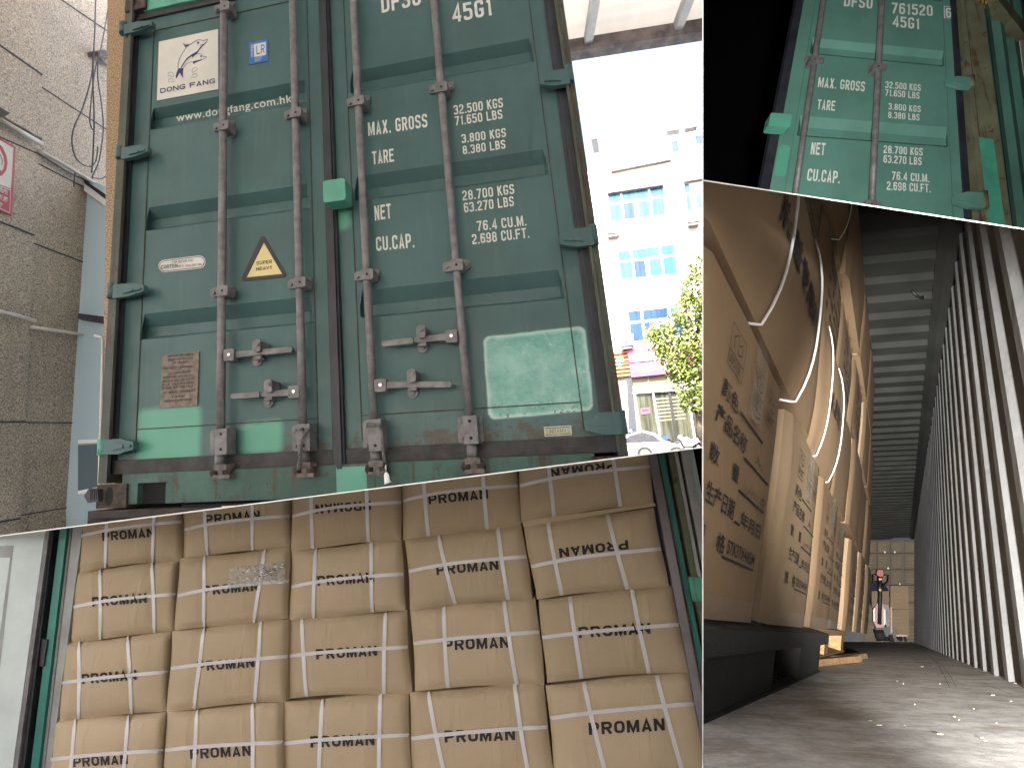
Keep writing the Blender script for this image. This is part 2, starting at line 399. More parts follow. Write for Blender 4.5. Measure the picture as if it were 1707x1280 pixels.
# a plain condensed sign-writer's alphabet drawn with strokes
def rp(P, r, closed=False):
    out = []; n = len(P)
    for i, p in enumerate(P):
        if not closed and i in (0, n - 1): out.append(p); continue
        a, b = V((*P[i - 1], 0)), V((*P[(i + 1) % n], 0)); c = V((*p, 0)); la, lb = (a - c).length, (b - c).length
        q = min(r, la * .5, lb * .5); A_ = c + (a - c).normalized() * q; B_ = c + (b - c).normalized() * q
        for k in range(5):
            t = k / 4; z = A_ * (1 - t) ** 2 + c * 2 * t * (1 - t) + B_ * t * t; out.append((z.x, z.y))
    return out
def glyph(ch, w, t):
    x0, x1, y0, y1, xm = t / 2, w - t / 2, t / 2, 1 - t / 2, w / 2; r = w * .42; C_ = True
    box = lambda a, b, c, d: (rp([(a, b), (c, b), (c, d), (a, d)], r, True), True)
    O = lambda *p: (list(p), False); Rr = lambda *p: (rp(list(p), r), False)
    G = {'0': [box(x0, y0, x1, y1)], 'O': [box(x0, y0, x1, y1)], '1': [O((x0, .76), (xm + .04, y1 - .02), (xm + .04, 0))],
     '2': [Rr((x0, .72), (x0, y1), (x1, y1), (x1, .58), (x0, .24), (x0, y0)), O((0, y0), (w, y0))], '3': [Rr((x0, .75), (x0, y1), (x1, y1), (x1, .53), (xm - .05, .53)), Rr((xm - .05, .53), (x1, .53), (x1, y0), (x0, y0), (x0, .25))],
     '4': [O((w * .74, 0), (w * .74, .98), (x0, .27)), O((0, .27), (w, .27))], '5': [O((w * .95, y1), (x0 + .01, y1), (x0, .5)), Rr((x0, .58), (x1, .6), (x1, y0), (x0, y0), (x0, .25))],
     '6': [box(x0, y0, x1, .58), Rr((x0, .32), (x0, y1), (x1, y1), (x1, .76))], '7': [O((0, y1), (x1, y1), (w * .32, 0))], '8': [box(x0, y0, x1, .53), box(x0 + .01, .53, x1 - .01, y1)], '9': [box(x0, .42, x1, y1), Rr((x0, .25), (x0, y0), (x1, y0), (x1, .6))],
     'A': [O((x0, 0), (xm, y1 + .03), (x1, 0)), O((w * .22, .26), (w * .78, .26))], 'B': [O((x0, 0), (x0, 1)), Rr((x0, y0), (x1, y0), (x1, .53), (x0, .53)), Rr((x0, .53), (x1 - .03, .53), (x1 - .03, y1), (x0, y1))],
     'C': [Rr((x1, .68), (x1, y1), (x0, y1), (x0, y0), (x1, y0), (x1, .32))], 'D': [O((x0, 0), (x0, 1)), Rr((x0, y1), (x1, y1), (x1, y0), (x0, y0))], 'E': [O((w, y0), (x0, y0), (x0, y1), (w, y1)), O((x0, .53), (w * .88, .53))],
     'F': [O((x0, 0), (x0, y1), (w, y1)), O((x0, .5), (w * .88, .5))], 'G': [Rr((x1, .72), (x1, y1), (x0, y1), (x0, y0), (x1, y0), (x1, .45)), O((xm, .45), (w, .45))],
     'I': [O((x0, 0), (x0, 1))], 'K': [O((x0, 0), (x0, 1)), O((x1 + .02, 1), (x0, .42)), O((w * .36, .58), (x1 + .02, 0))], 'L': [O((x0, 1), (x0, y0), (w, y0))], 'M': [O((x0, 0), (x0, 1)), O((x1, 0), (x1, 1)), O((x0 + .03, 1 - t * .3), (xm, .12), (x1 - .03, 1 - t * .3))],
     'N': [O((x0, 0), (x0, 1)), O((x1, 0), (x1, 1)), O((x0 + .02, 1 - t * .3), (x1 - .02, t * .3))], 'P': [O((x0, 0), (x0, 1)), Rr((x0, y1), (x1, y1), (x1, .44), (x0, .44))], 'R': [O((x0, 0), (x0, 1)), Rr((x0, y1), (x1, y1), (x1, .47), (x0, .47)), O((xm, .47), (x1 + .02, 0))],
     'S': [Rr((x1, .73), (x1, y1), (x0, y1), (x0, .53), (x1, .48), (x1, y0), (x0, y0), (x0, .27))], 'T': [O((0, y1), (w, y1)), O((xm, 0), (xm, y1))], 'U': [Rr((x0, 1), (x0, y0), (x1, y0), (x1, 1))], 'X': [O((x0, 0), (x1, 1)), O((x0, 1), (x1, 0))], 'H': [O((x0, 0), (x0, 1)), O((x1, 0), (x1, 1)), O((x0, .52), (x1, .52))],
     'V': [O((x0, 1), (xm, .02), (x1, 1))], 'Y': [O((x0, 1), (xm, .45), (x1, 1)), O((xm, 0), (xm, .45))], '.': [O((t * .5, 0), (t * .5, t))], '-': [O((0, .48), (w * .8, .48))]}
    return G.get(ch, [])
def signtext(mb, txt, fn3, w=.5, t=.155, gap=.13, wide={}):
    x = 0; items = []
    for ch in txt:
        if ch == ' ': x += w * .62 + gap * .3; continue
        cw = {'.': t, '1': w * .62, 'I': t, 'M': w * 1.3}.get(ch, w) * wide.get(ch, 1); items.append((ch, x, cw)); x += cw + gap
    tot = x - gap
    for ch, xo, cw in items:
        for k, (P, cl) in enumerate(glyph(ch, cw, t)):
            n = len(P); L = []; R_ = []
            for i in range(n):
                a = V(P[i - 1]) if (cl or i) else None; b = V(P[(i + 1) % n]) if (cl or i < n - 1) else None; c = V(P[i])
                if a is None: d = (b - c).normalized(); m = V((-d.y, d.x)) * t / 2
                elif b is None: d = (c - a).normalized(); m = V((-d.y, d.x)) * t / 2
                else:
                    d1_, d2_ = (c - a), (b - c)
                    if d1_.length < 1e-6 or d2_.length < 1e-6: d1_ = d2_ = (b - a)
                    d1_.normalize(); d2_.normalize(); n1 = V((-d1_.y, d1_.x)); n2 = V((-d2_.y, d2_.x)); m = (n1 + n2)
                    m = m.normalized() * (t / 2) / max(.45, m.normalized().dot(n1)) if m.length > 1e-3 else n1 * t / 2
                L.append(c + m); R_.append(c - m)
            vs = [fn3((xo + p.x) / tot, p.y, k * .00012) for p in L] + [fn3((xo + p.x) / tot, p.y, k * .00012) for p in R_]
            mb.add(vs, [(i, (i + 1) % n, (i + 1) % n + n, i + n) for i in range(n if cl else n - 1)])
# ------------------------------------------------------------------ green containers (bay 1 by day, bay 2 by night)
H1 = Matrix(((237.1164185297644, -28.176238200568644, 208.94593061911476), (-57.745623752773625, 242.07576488267733, 35.58898470805236), (-0.05900757537874408, -0.06731984670742083, 1.0)))
H2 = Matrix(((279.51789650603894, -265.0906204401026, 1058.3593337777438), (25.41766793459341, 174.0145469605027, -81.22090564474269), (0.03528514031816049, -0.17431288420064373, 1.0)))
H1I = H1.inverted()
def D(x, y): return hap(H1I, x, y)          # photo pixel of the day picture -> door metres
F1 = Fr(V((0, 0, GZ)), V((0, -1, 0)))
R2 = rodm(V((-0.16077842, 0.04998888, 0.15238476))); T2 = V((0.77379767, -3.13099193, 3.4511381))
F2 = Fr(CW + CR @ (T2 * 1.0), CR @ (-(R2 @ V((0, 0, 1)))))
SLAB = []
class Door:
    def __init__(s, H, F): s.H = H; s.F = F
    def P(s, u, v, w=0.0): return s.F.pt(*hap(s.H, u, v), w)
    def slab(s, mb, uv, w0, w1): return mb.prism([s.P(u, v, w1) for u, v in uv], -s.F.N * (w1 - w0))
    def rect(s, mb, u0, v0, u1, v1, w0, w1): return s.slab(mb, [(u0, v0), (u1, v0), (u1, v1), (u0, v1)], w0, w1)
    def rrect(s, mb, u0, v0, u1, v1, w0, w1, r):
        pts = []
        for cx, cy, a0 in ((u1 - r, v0 + r, -90), (u1 - r, v1 - r, 0), (u0 + r, v1 - r, 90), (u0 + r, v0 + r, 180)):
            for k in range(4): a = math.radians(a0 + k * 30); pts.append((cx + r * math.cos(a), cy + r * math.sin(a)))
        return s.slab(mb, pts, w0, w1)
    def disc(s, mb, u, v, r, w0, w1, n=12):
        return s.slab(mb, [(u + r * math.cos(2 * math.pi * k / n), v + r * math.sin(2 * math.pi * k / n)) for k in range(n)], w0, w1)
    def px(s, pts): return [D(*p) for p in pts]
GROOVES = [0.02, .612, 1.2, 1.779]
VB, VT = 2.495, 0.012
def leaf(d, u0, u1, gl, gr, mat, parent, extra_top=0.0):
    rows = [(VT - extra_top, 0, 0)]
    for g in GROOVES:
        if g < VT - extra_top + .03: continue
        rows += [(g, 0, 0), (g + .075, 1, 1), (g + .125, 1, 1), (g + .133, 0, 0)]
    rows.append((VB, 0, 0)); cols = [(u0, 0), (gl, 0), (gl + .014, 1), (gr - .014, 1), (gr, 0), (u1, 0)]
    mb = MB(); vs = [d.P(u, v, -.042 * a * b) for v, a, _ in rows for u, b in cols]; nc = len(cols)
    fs = [(j * nc + i, j * nc + i + 1, (j + 1) * nc + i + 1, (j + 1) * nc + i) for j in range(len(rows) - 1) for i in range(nc - 1)]
    mb.add(vs, fs)
    back = [d.P(u, v, -.05) for u, v in ((u0, rows[0][0]), (u1, rows[0][0]), (u1, VB), (u0, VB))]
    fr = [d.P(u, v, 0) for u, v in ((u0, rows[0][0]), (u1, rows[0][0]), (u1, VB), (u0, VB))]
    mb.add(fr + back, [(4, 5, 6, 7), (0, 1, 5, 4), (1, 2, 6, 5), (2, 3, 7, 6), (3, 0, 4, 7)])
    return mb.build('door', mat, parent)
def bar(d, root, uv, clamps, v0, v1, brk, cam_v, top_clamp=None):
    (ua, va), (ub, vb) = uv
    U = lambda v: ua + (ub - ua) * (v - va) / (vb - va)
    W = .045; mb = MB()
    mb.tube([d.P(U(v), v, W) for v in [v0 + (brk[0] - v0) * k / 6 for k in range(7)]], .0185, 14)
    mb.tube([d.P(U(v), v, W) for v in (brk[0], brk[1])], .027, 14)
    mb.tube([d.P(U(v), v, W) for v in (brk[1], cam_v - .03)], .023, 14)
    b = mb.build('locking_bar', 'zinc', root)
    for cu_, cv in clamps:
        m = MB(); u = U(cv)
        d.rrect(m, u - .062, cv - .022, u + .062, cv + .024, .002, .012, .012)
        d.rrect(m, u - .03, cv - .03, u + .03, cv + .022, .014, .07, .009)
        for s_ in (-1, 1): d.disc(m, u + s_ * .048, cv + .002, .009, .0122, .02, 6)
        c = m.build('clamp', 'zinc', b)
        m = MB(); d.disc(m, u, cv - .004, .006, .0702, .0712); m.build('bolt_hole', 'dark', b)
    m = MB(); u = U(brk[0]); u -= 0.0; vb0, vb1 = brk
    d.rrect(m, u - .055, vb0, u + .055, vb1, .002, .011, .016)
    d.rect(m, u - .03, vb0 - .004, u + .03, vb1 + .002, .0115, .074)
    for s_ in (-1, 1):
        for q in (vb0 + .022, vb1 - .022): d.disc(m, u + s_ * .043, q, .009, .0112, .02, 8)
    m.build('bar_bracket', 'zinc', b)
    m = MB()
    for q in (vb0 + .02, vb1 - .022): d.disc(m, u, q, .007, .0742, .0752)
    m.build('bolt_hole', 'dark', b)
    m = MB(); u = U(cam_v)
    d.rrect(m, u - .035, cam_v - .035, u + .03, cam_v - .008, .02, .075, .007)
    d.rrect(m, u - .04, cam_v + .012, u + .045, cam_v + .03, .01, .07, .006)
    d.rect(m, u - .014, cam_v - .0075, u + .014, cam_v + .0115, .02, .06)
    m.build('cam_end', 'zinc_dark', b)
    m = MB(); 
    for s_ in (-1, 1): m.ball(d.P(u + s_ * .032, cam_v, .05), .021, 10, (1, .8, 1.1))
    m.build('cam_keeper', 'rust', b)
    return b
def handle(d, parent, piv, end, catch, cv0, cv1):
    m = MB(); (pu, pv), (eu, ev) = piv, end; s_ = 1 if eu > pu else -1
    d.rrect(m, pu - .027, pv - .027, pu + .027, pv + .03, .03, .066, .007)
    mu = pu + (eu - pu) * .55; mv = pv + (ev - pv) * .5
    a = [(pu + s_ * .022, pv - .014), (mu, mv - .009), (mu, mv + .012), (pu + s_ * .022, pv + .018)]
    d.slab(m, a, .038, .055)
    b = [(mu, mv - .013), (eu, ev - .012), (eu + s_ * .006, ev), (eu, ev + .013), (mu, mv + .014)]
    d.slab(m, b, .036, .063)
    h = m.build('handle', 'zinc', parent)
    m = MB(); d.disc(m, pu, pv, .008, .0662, .072, 8); m.build('rivet', 'chrome', h)
    m = MB(); cu = catch[0]
    d.rrect(m, cu - .023, cv0, cu + .023, cv1, .002, .010, .02)
    d.rrect(m, cu - .02, cv0 + .004, cu + .018, (cv0 + cv1) / 2 - .004, .0102, .075, .012)
    d.rrect(m, cu - .018, (cv0 + cv1) / 2 + .014, cu + .018, (cv0 + cv1) / 2 + .032, .0102, .05, .004)
    for q in (cv0 + .022, cv1 - .022): d.disc(m, cu, q, .009, .0755 if q < (cv0 + cv1) / 2 else .0104, .082 if q < (cv0 + cv1) / 2 else .018, 8)
    m.build('handle_catch', 'zinc', parent)
def hinge(d, parent, u_out, u_in, vc, hh=.04, mat='green_frame', knuckle='green_bright'):
    s_ = 1 if u_in > u_out else -1; m = MB(); L = abs(u_in - u_out)
    d.slab(m, [(u_out, vc - hh), (u_out + s_ * L * .55, vc - hh), (u_in, vc - hh * .45), (u_in, vc + hh * .5), (u_out + s_ * L * .5, vc + hh), (u_out, vc + hh)], .03, .055)
    d.slab(m, [(u_out + s_ * L * .3, vc - hh * .45), (u_in - s_ * .02, vc - hh * .15), (u_in - s_ * .02, vc + hh * .15), (u_out + s_ * L * .3, vc + hh * .45)], .0552, .062)
    b = m.build('hinge', mat, parent)
    m = MB(); m.tube([d.P(u_out, vc - hh * 1.05, .03), d.P(u_out, vc + hh * 1.05, .03)], .022, 12); m.build('hinge_knuckle', knuckle, b)
    m = MB(); d.disc(m, u_out + s_ * L * .6, vc, .009, .0622, .066, 8); m.build('bolt', mat, b)
TXT = [("MAX. GROSS", (614, 227), (713, 212), (612.5, 205)), ("TARE", (621, 274.6), (657, 269.5), (617.5, 253.5)),
 ("32.500 KGS", (757, 192), (839, 179), (755.5, 176.5)), ("71.650 LBS", (759, 210), (838, 198), (757, 195)),
 ("3.800 KGS", (770, 239), (844, 228.3), (768.6, 224.6)), ("8.380 LBS", (772, 258), (843, 247.7), (770.5, 243.7)),
 ("NET", (625, 368), (652.5, 363.7), (623, 343.8)), ("CU.CAP.", (627.4, 418.8), (691, 412.5), (625.5, 395.6)),
 ("28.700 KGS", (771.6, 334.8), (857.8, 323.2), (770.2, 318.7)), ("63.270 LBS", (774, 354.7), (857.3, 343.5), (772.4, 338.7)),
 ("76.4 CU.M.", (795.7, 385.5), (877.8, 376), (794, 369)), ("2.698 CU.FT.", (787.8, 407.6), (882.7, 396.3), (786.5, 391))]
TXT_TOP = [("45G1", (755, 38.7), (821, 25.6), (752.7, 10)), ("DFSU", (636.3, 22.3), (701.8, 8.4), (634, -6))]
def marks(d, root, tx, name='weight_marking'):
    for s_, S, E, T in tx:
        (u0, v0), (u1, v1), (ut, vt) = D(*S), D(*E), D(*T); m = MB()
        signtext(m, s_, lambda x, y, z: d.P(u0 + (u1 - u0) * x, v0 + (v1 - v0) * x + (vt - v0) * y, .0022 + z))
        m.build(name, 'ink_white', root)
def frame_parts(d, root, zr):
    pass
def patch(d, x0, y0, x1, y1, soft, org=V((0, 0, 0))):
    a = d.P(*D(x0, y0), 0) - org; b = d.P(*D(x1, y1), 0) - org
    return ((a.x + b.x) / 2, (a.z + b.z) / 2, abs(b.x - a.x) / 2, abs(b.z - a.z) / 2, soft)

# ---- bay 1: the closed container in daylight
d1 = Door(H1, F1); base = d1.P(1.22, 2.7, 0)
C1 = thing('shipping_container', 'closed teal green container with dolphin logo panel and black triangle warning, in daylight', 'shipping container', base)
bright = (.085, .285, .205); zb = d1.P(0.5, VB).z - base.z
MAT['paint_l'] = paint('left_door_paint', [(*patch(d1, 231, 684, 333, 766, .02, base)[:4], .02, bright), (*patch(d1, 404, 705, 470, 753, .02, base)[:4], .022, bright)], None, False, zb)
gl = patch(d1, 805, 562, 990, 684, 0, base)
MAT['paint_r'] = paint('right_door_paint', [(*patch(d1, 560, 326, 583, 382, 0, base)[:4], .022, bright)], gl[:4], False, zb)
dl = leaf(d1, .086, 1.196, .20, 1.118, 'paint_l', C1)
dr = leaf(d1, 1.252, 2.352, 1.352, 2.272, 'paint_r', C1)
for dd, us in ((dl, (.193, 1.128)), (dr, (1.335, 2.283))):          # weld seams of the door skins
    m = MB()
    for u in us: d1.rect(m, u - .002, VT + .1, u + .002, VB - .03, .0003, .003)
    d1.rect(m, us[0], 2.352, us[1], 2.356, .0003, .0032); d1.rect(m, us[0], .105, us[1], .109, .0003, .0032)
    m.build('weld_seam', 'rust', dd)
for r in ((.086, -.04, 1.196, .011), (.086, 2.496, 1.196, 2.56), (1.252, -.04, 2.352, .011), (1.252, 2.496, 2.352, 2.56)):
    m = MB(); d1.rect(m, *r, -.03, .012); m.build('door_gasket', 'rubber_dirty', C1)
m = MB(); d1.rect(m, .043, -.04, .0855, 2.56, -.03, .012); m.build('door_gasket', 'rubber', C1)
m = MB(); d1.rect(m, 2.3525, -.04, 2.40, 2.56, -.03, .012); d1.rect(m, 2.368, -.04, 2.378, 2.555, .0122, .02); m.build('door_gasket', 'rubber', C1)
m = MB(); d1.rect(m, 1.197, -.04, 1.251, 2.575, -.03, .022); d1.rect(m, 1.212, -.04, 1.236, 2.58, .0222, .034); m.build('centre_gasket', 'rubber', C1)
for (u0, u1) in ((-.005, .042), (2.401, 2.442)):
    m = MB(); d1.rect(m, u0, -.2, u1, 2.6, -.25, .03); d1.rect(m, u0 if u0 > 1 else u0 + .03, -.2, u1 if u0 < 1 else u1 - .028, 2.56, .0302, .045); m.build('corner_post', 'post_day', C1)
m = MB(); d1.rect(m, .12, -.17, 2.32, -.041, -.12, .025); m.build('header', 'green_bright', C1)
m = MB()                                                             # sill with fork pocket
for r in ((.13, 2.561, 2.31, 2.605), (.365, 2.605, 2.31, 2.70), (.155, 2.605, .215, 2.70)): d1.rect(m, *r, -.14, .03)
m.build('sill', 'sill', C1)
m = MB(); d1.rect(m, .2152, 2.6052, .3648, 2.7, -.139, .0); m.build('fork_pocket', 'dark', C1)
mb_ = MB(); m = mb_
for (u0, u1, v0, v1) in ((-.008, .155, 2.605, 2.715), (2.30, 2.446, 2.575, 2.70), (-.008, .125, -.2, -.065), (2.32, 2.446, -.2, -.065)):
    m = MB(); d1.rect(m, u0, v0, u1, v1, -.16, .04)
    cc = m.build('corner_casting', 'rust', C1)
    m = MB(); cu, cv = (u0 + u1) / 2 - .012, (v0 + v1) / 2
    d1.slab(m, [(cu + .021 * math.cos(a * math.pi / 8), cv + .043 * math.sin(a * math.pi / 8)) for a in range(16)], .0402, .0412)
    m.build('casting_hole', 'dark', cc)
# body behind the doors
A = [V((0.0, .25, GZ - 2.68)), V((2.44, .25, GZ - 2.68)), V((2.44, .25, GZ + .19)), V((0.0, .25, GZ + .19))]
m = MB()
for sx in (0, 1):
    n = 42; vs = []
    for i in range(n * 4 + 1):
        y = .26 + i * 11.9 / (n * 4); off = (.0, .0, .036, .036)[i % 4]; x = (off if sx == 0 else 2.44 - off)
        vs += [V((x, y, GZ - 2.55)), V((x, y, GZ + .1))]
    m.add(vs, [(2 * i, 2 * i + 2, 2 * i + 3, 2 * i + 1) for i in range(n * 4)])
m.build('side_wall', 'green_frame', C1)
m = MB(); m.box((1.22, 6.2, GZ + .15), (1.22, 5.98, .04)); m.build('container_roof', 'green_frame', C1)
m = MB(); m.box((1.22, 6.2, GZ - 2.62), (1.22, 5.98, .06)); m.build('underframe', 'rust', C1)
m = MB(); m.box((1.22, 12.15, GZ - 1.25), (1.2, .03, 1.3)); m.build('end_wall', 'green_frame', C1)
# bars
b1 = bar(d1, C1, (D(373, 98), D(368, 716)), [(0, D(375, 209)[1]), (0, D(375, 485)[1]), (0, D(375, 11)[1])], -.08, 0, (D(370, 716)[1], D(370, 757)[1]), D(364, 787)[1])
b2 = bar(d1, C1, (D(488, 0), D(505, 702)), [(0, D(495, 188)[1]), (0, D(503, 471)[1])], -.08, 0, (D(507, 708)[1], D(507, 751)[1]), D(508, 784)[1])
b3 = bar(d1, C1, (D(589, 0), D(623, 692)), [(0, D(597, 168)[1]), (0, D(613, 458)[1])], -.08, 0, (D(626, 700)[1], D(626, 751)[1]), D(631, 781)[1])
b4 = bar(d1, C1, (D(723, 0), D(782, 692)), [(0, D(733, 146)[1]), (0, D(757, 443)[1])], -.08, 0, (D(782, 694)[1], D(784, 739)[1]), D(790, 777)[1])
for b, pv, en, ct, c0, c1 in ((b1, (381, 591), (484.6, 582.5), (428, 588), (427, 566), (429, 610)), (b2, (489, 652.5), (386, 660.5), (447, 655), (446, 632), (446, 679)),
        (b4, (752, 559.5), (637.5, 573), (703, 566), (701, 541.5), (703, 588)), (b3, (633.5, 641.5), (750.7, 640.5), (687, 639), (685, 614.5), (688, 663))):
    handle(d1, b, D(*pv), D(*en), D(*ct), D(*c0)[1], D(*c1)[1])
for x0, x1, yc, hh in ((207, 253, 44, .033), (202, 246, 252, .034), (188, 239, 483, .036), (172, 222, 744, .036)):
    hinge(d1, dl, D(x0, yc)[0], D(x1, yc)[0], D((x0 + x1) / 2, yc)[1], hh, knuckle='green_bright' if yc > 700 else 'green_frame')
for x0, x1, yc, hh in ((953, 899, 130, .04), (993, 932, 396, .042), (1040, 974, 706, .045)):
    hinge(d1, dr, D(x0, yc)[0] - .01, D(x1, yc)[0], D((x0 + x1) / 2, yc)[1], hh, knuckle='green_frame')
m = MB(); u0, v0 = D(538, 302); u1, v1 = D(576, 333); d1.rrect(m, u0, v0, u1, v1, .03, .1, .012); m.build('lock_cover', 'green_bright', C1)
m = MB(); u0, v0 = D(560, 776); u1, v1 = D(612, 818); d1.rect(m, u0, 2.572, u1, 2.698, .0302, .031); m.build('touch_up_paint', 'green_bright', C1)
marks(d1, C1, TXT + TXT_TOP)
# stickers
def decal(d, px, mat, parent, w0=.0012, w1=.0032, name='sticker'):
    m = MB(); d.slab(m, d.px(px), w0, w1); return m.build(name, mat, parent)
def dtext(d, parent, txt, S, E, T, mat, w=.0045, bold=.02, sp=1.0, name='lettering'):
    (u0, v0), (u1, v1), (ut, vt) = D(*S), D(*E), D(*T); m = MB()
    if txt.upper() == txt: signtext(m, txt, lambda x, y, z: d.P(u0 + (u1 - u0) * x + (ut - u0) * y, v0 + (v1 - v0) * x + (vt - v0) * y, w + z), .66 if 'FANG' not in txt else .95, .15 + bold * 2 if 'SINGA' not in txt else .13, .15)
    else: text(m, txt, lambda x, y: d.P(u0 + (u1 - u0) * x + (ut - u0) * y, v0 + (v1 - v0) * x + (vt - v0) * y, w), bold, sp)
    return m.build(name, mat, parent)
dtext(d1, C1, "www.dongfang.com.hk", (294.4, 203.6), (487.5, 170.4), (293.6, 190), 'ink_white', -.0385, .008, 1.08, 'web_address')
lg = decal(d1, [(264.8, 70), (363.6, 48.9), (363.8, 148.8), (261.4, 168)], 'decal_white', C1, name='logo_panel')
dtext(d1, lg, "DONG FANG", (267.2, 156), (358.6, 139), (267, 148), 'ink_blue', .0045, .02)
def K(x, y): u, v = D(240 + x / 5.334, 30 + y / 5.334); return d1.P(u, v, .0042)
m = MB()
stroke(m, K, [(565, 190), (525, 208), (505, 197), (478, 198), (445, 215), (420, 235), (395, 240), (345, 229), (375, 268), (345, 310), (318, 360), (303, 410), (303, 455)], 5)
stroke(m, K, [(565, 190), (562, 208), (545, 230), (495, 248)], 5)
stroke(m, K, [(460, 322), (500, 320), (520, 330), (527, 343), (558, 348), (555, 356), (525, 368), (500, 375), (450, 388), (400, 398), (370, 415), (350, 445)], 4)
stroke(m, K, [(425, 340), (380, 370), (350, 405), (335, 445)], 4)
for p in ([(562, 205), (500, 262), (470, 300), (425, 325), (432, 360), (445, 340), (470, 322), (495, 285), (540, 235)], [(425, 325), (380, 360), (345, 410), (325, 445), (335, 445), (365, 395), (400, 355), (428, 342)],
          [(345, 230), (372, 243), (415, 238), (385, 258), (370, 268), (362, 250)], [(308, 450), (352, 447), (348, 480), (348, 540), (318, 490), (285, 545), (282, 520), (293, 480)],
          [(545, 362), (500, 373), (450, 385), (432, 395), (440, 412), (470, 395), (500, 383)]): m.poly([K(*q) for q in p])
for cx, cy, r in ((481, 223, 11), (507, 342, 9)): m.poly([K(cx + r * math.cos(a * .785), cy + r * math.sin(a * .785)) for a in range(8)])
for p in ([(215, 515), (215, 490), (240, 482), (262, 500), (265, 525)], [(215, 568), (220, 545), (245, 538), (272, 565), (240, 572)], [(428, 490), (430, 455), (460, 438), (478, 455), (450, 478)], [(418, 535), (435, 505), (462, 494), (475, 510), (470, 525)]): stroke(m, K, p, 3.5, True)
m.build('leaping_dolphins_emblem', 'ink_blue', lg)
st = decal(d1, [(414.7, 72.2), (445.9, 66), (446.8, 102.2), (415.3, 108.7)], 'decal_blue', C1)
k2 = lambda x, y: (240 + x / 5.334, 30 + y / 5.334)
decal(d1, [k2(975, 238), k2(1083, 215), k2(1085, 330), k2(980, 350)], 'decal_white', st, .0034, .0040, 'sticker_field')
dtext(d1, st, "LR", k2(1000, 328), k2(1074, 312), k2(998, 250), 'decal_blue', .0048, .0)
dtext(d1, st, "CERTIFIED", k2(970, 350), k2(970, 240), k2(952, 353), 'ink_white', .0042, .0)
for i, s_ in enumerate(("CONTAINER", "CERTIFICATION", "SCHEME")): dtext(d1, st, s_, k2(984, 364 + i * 14), k2(1052 - i * 8, 350 + i * 14), k2(984, 356 + i * 14), 'ink_white', .0042, .0)
tr = decal(d1, [(438.3, 393.7), (441, 395), (477, 456), (476, 460.5), (472, 462), (408, 469), (403.5, 467.5), (402.5, 463), (435, 395)], 'decal_black', C1, name='warning_triangle')
decal(d1, [(440, 405), (470, 456.5), (411.5, 462.5)], 'decal_yellow', tr, .0034, .0040, 'triangle_field')
dtext(d1, tr, "SUPER", (427.5, 441.8), (453.5, 438.8), (427.5, 436), 'ink_black', .0048, .012)
dtext(d1, tr, "HEAVY", (427, 451.6), (454, 448.6), (427, 445.8), 'ink_black', .0048, .012)
def rr(px, n=5):     # rounded strip between left and right ends
    (x0, y0), (x1, y1), (x2, y2), (x3, y3) = px; out = []
    hl = (y3 - y0) / 2; hr = (y2 - y1) / 2
    out += [(x1 - hr + hr * math.cos(a), (y1 + y2) / 2 + hr * math.sin(a)) for a in [math.radians(-90 + 180 * k / 6) for k in range(7)]]
    out += [(x0 + hl + hl * math.cos(a), (y0 + y3) / 2 + hl * math.sin(a)) for a in [math.radians(90 + 180 * k / 6) for k in range(7)]]
    return out
co = decal(d1, rr([(264, 433), (343, 426), (343, 448), (264, 454)]), 'decal_white', C1, name='repair_sticker')
q = rr([(266, 435), (341, 428), (341, 446), (266, 452)]); m = MB(); uv = d1.px(q)
stroke(m, lambda x, y: d1.P(x, y, .0042), uv, .003, True); m.build('sticker_border', 'ink_black', co)
dtext(d1, co, "FOR REPAIR USE", (287, 439), (322, 435.6), (287, 435.6), 'ink_black', .0042, .0, 1.1)
dtext(d1, co, "CORTEN", (268.5, 448.5), (296, 446), (268.5, 442.4), 'ink_black', .0042, .012)
dtext(d1, co, "OR EQUIVALENT ONLY", (297.5, 446), (340, 442), (297.5, 442.4), 'ink_black', .0042, .0)
pl = decal(d1, [(271, 591.5), (331.5, 586), (328.6, 676), (266, 680.7)], 'plate', C1, .001, .006, 'data_plate')
L2 = lambda fx, fy: (271 + (331.5 - 271) * fx + (266 - 271) * fy, 591.5 + (586 - 591.5) * fx + (680.7 - 591.5) * fy)
rows_ = [(.06, .16, .88, "APPROVED FOR TRANSPORT"), (.125, .16, .86, "UNDER CUSTOMS SEAL"), (.19, .3, .7, "CN 761 520"), (.28, .06, .85, "CSC SAFETY APPROVAL"), (.38, .2, .8, "DATE MANUFACTURED"), (.45, .05, .9, "IDENTIFICATION No."), (.52, .05, .9, "MAXIMUM GROSS 32.500 KG"), (.585, .05, .9, "ALLOWABLE STACKING"), (.65, .05, .9, "RACKING TEST LOAD VALUE"), (.74, .1, .45, "OWNER"), (.74, .55, .95, "ADDRESS"), (.83, .3, .7, "TYPE"), (.9, .1, .9, "TIMBER COMPONENT")]
for fy, a, b, s_ in rows_: dtext(d1, pl, s_, L2(a, fy), L2(b, fy), L2(a, fy - .04), 'ink_black', .0072, .0, 1, 'plate_text')
sg = decal(d1, [(906.4, 711.5), (952, 709), (953.5, 725), (908, 727.6)], 'ink_white', C1)
decal(d1, [(907.6, 713), (951, 710.7), (952.2, 723.6), (909, 726)], 'rubber_dirty', sg, .0033, .0036, 'sticker_edge')
decal(d1, [(908, 714.4), (951.3, 712), (952, 722.3), (908.9, 724.6)], 'cream', sg, .0038, .0042, 'sticker_field')
dtext(d1, sg, "SINGAMAS", (910, 723.3), (950, 721.2), (909.8, 715.6), 'plate', .005, .01)
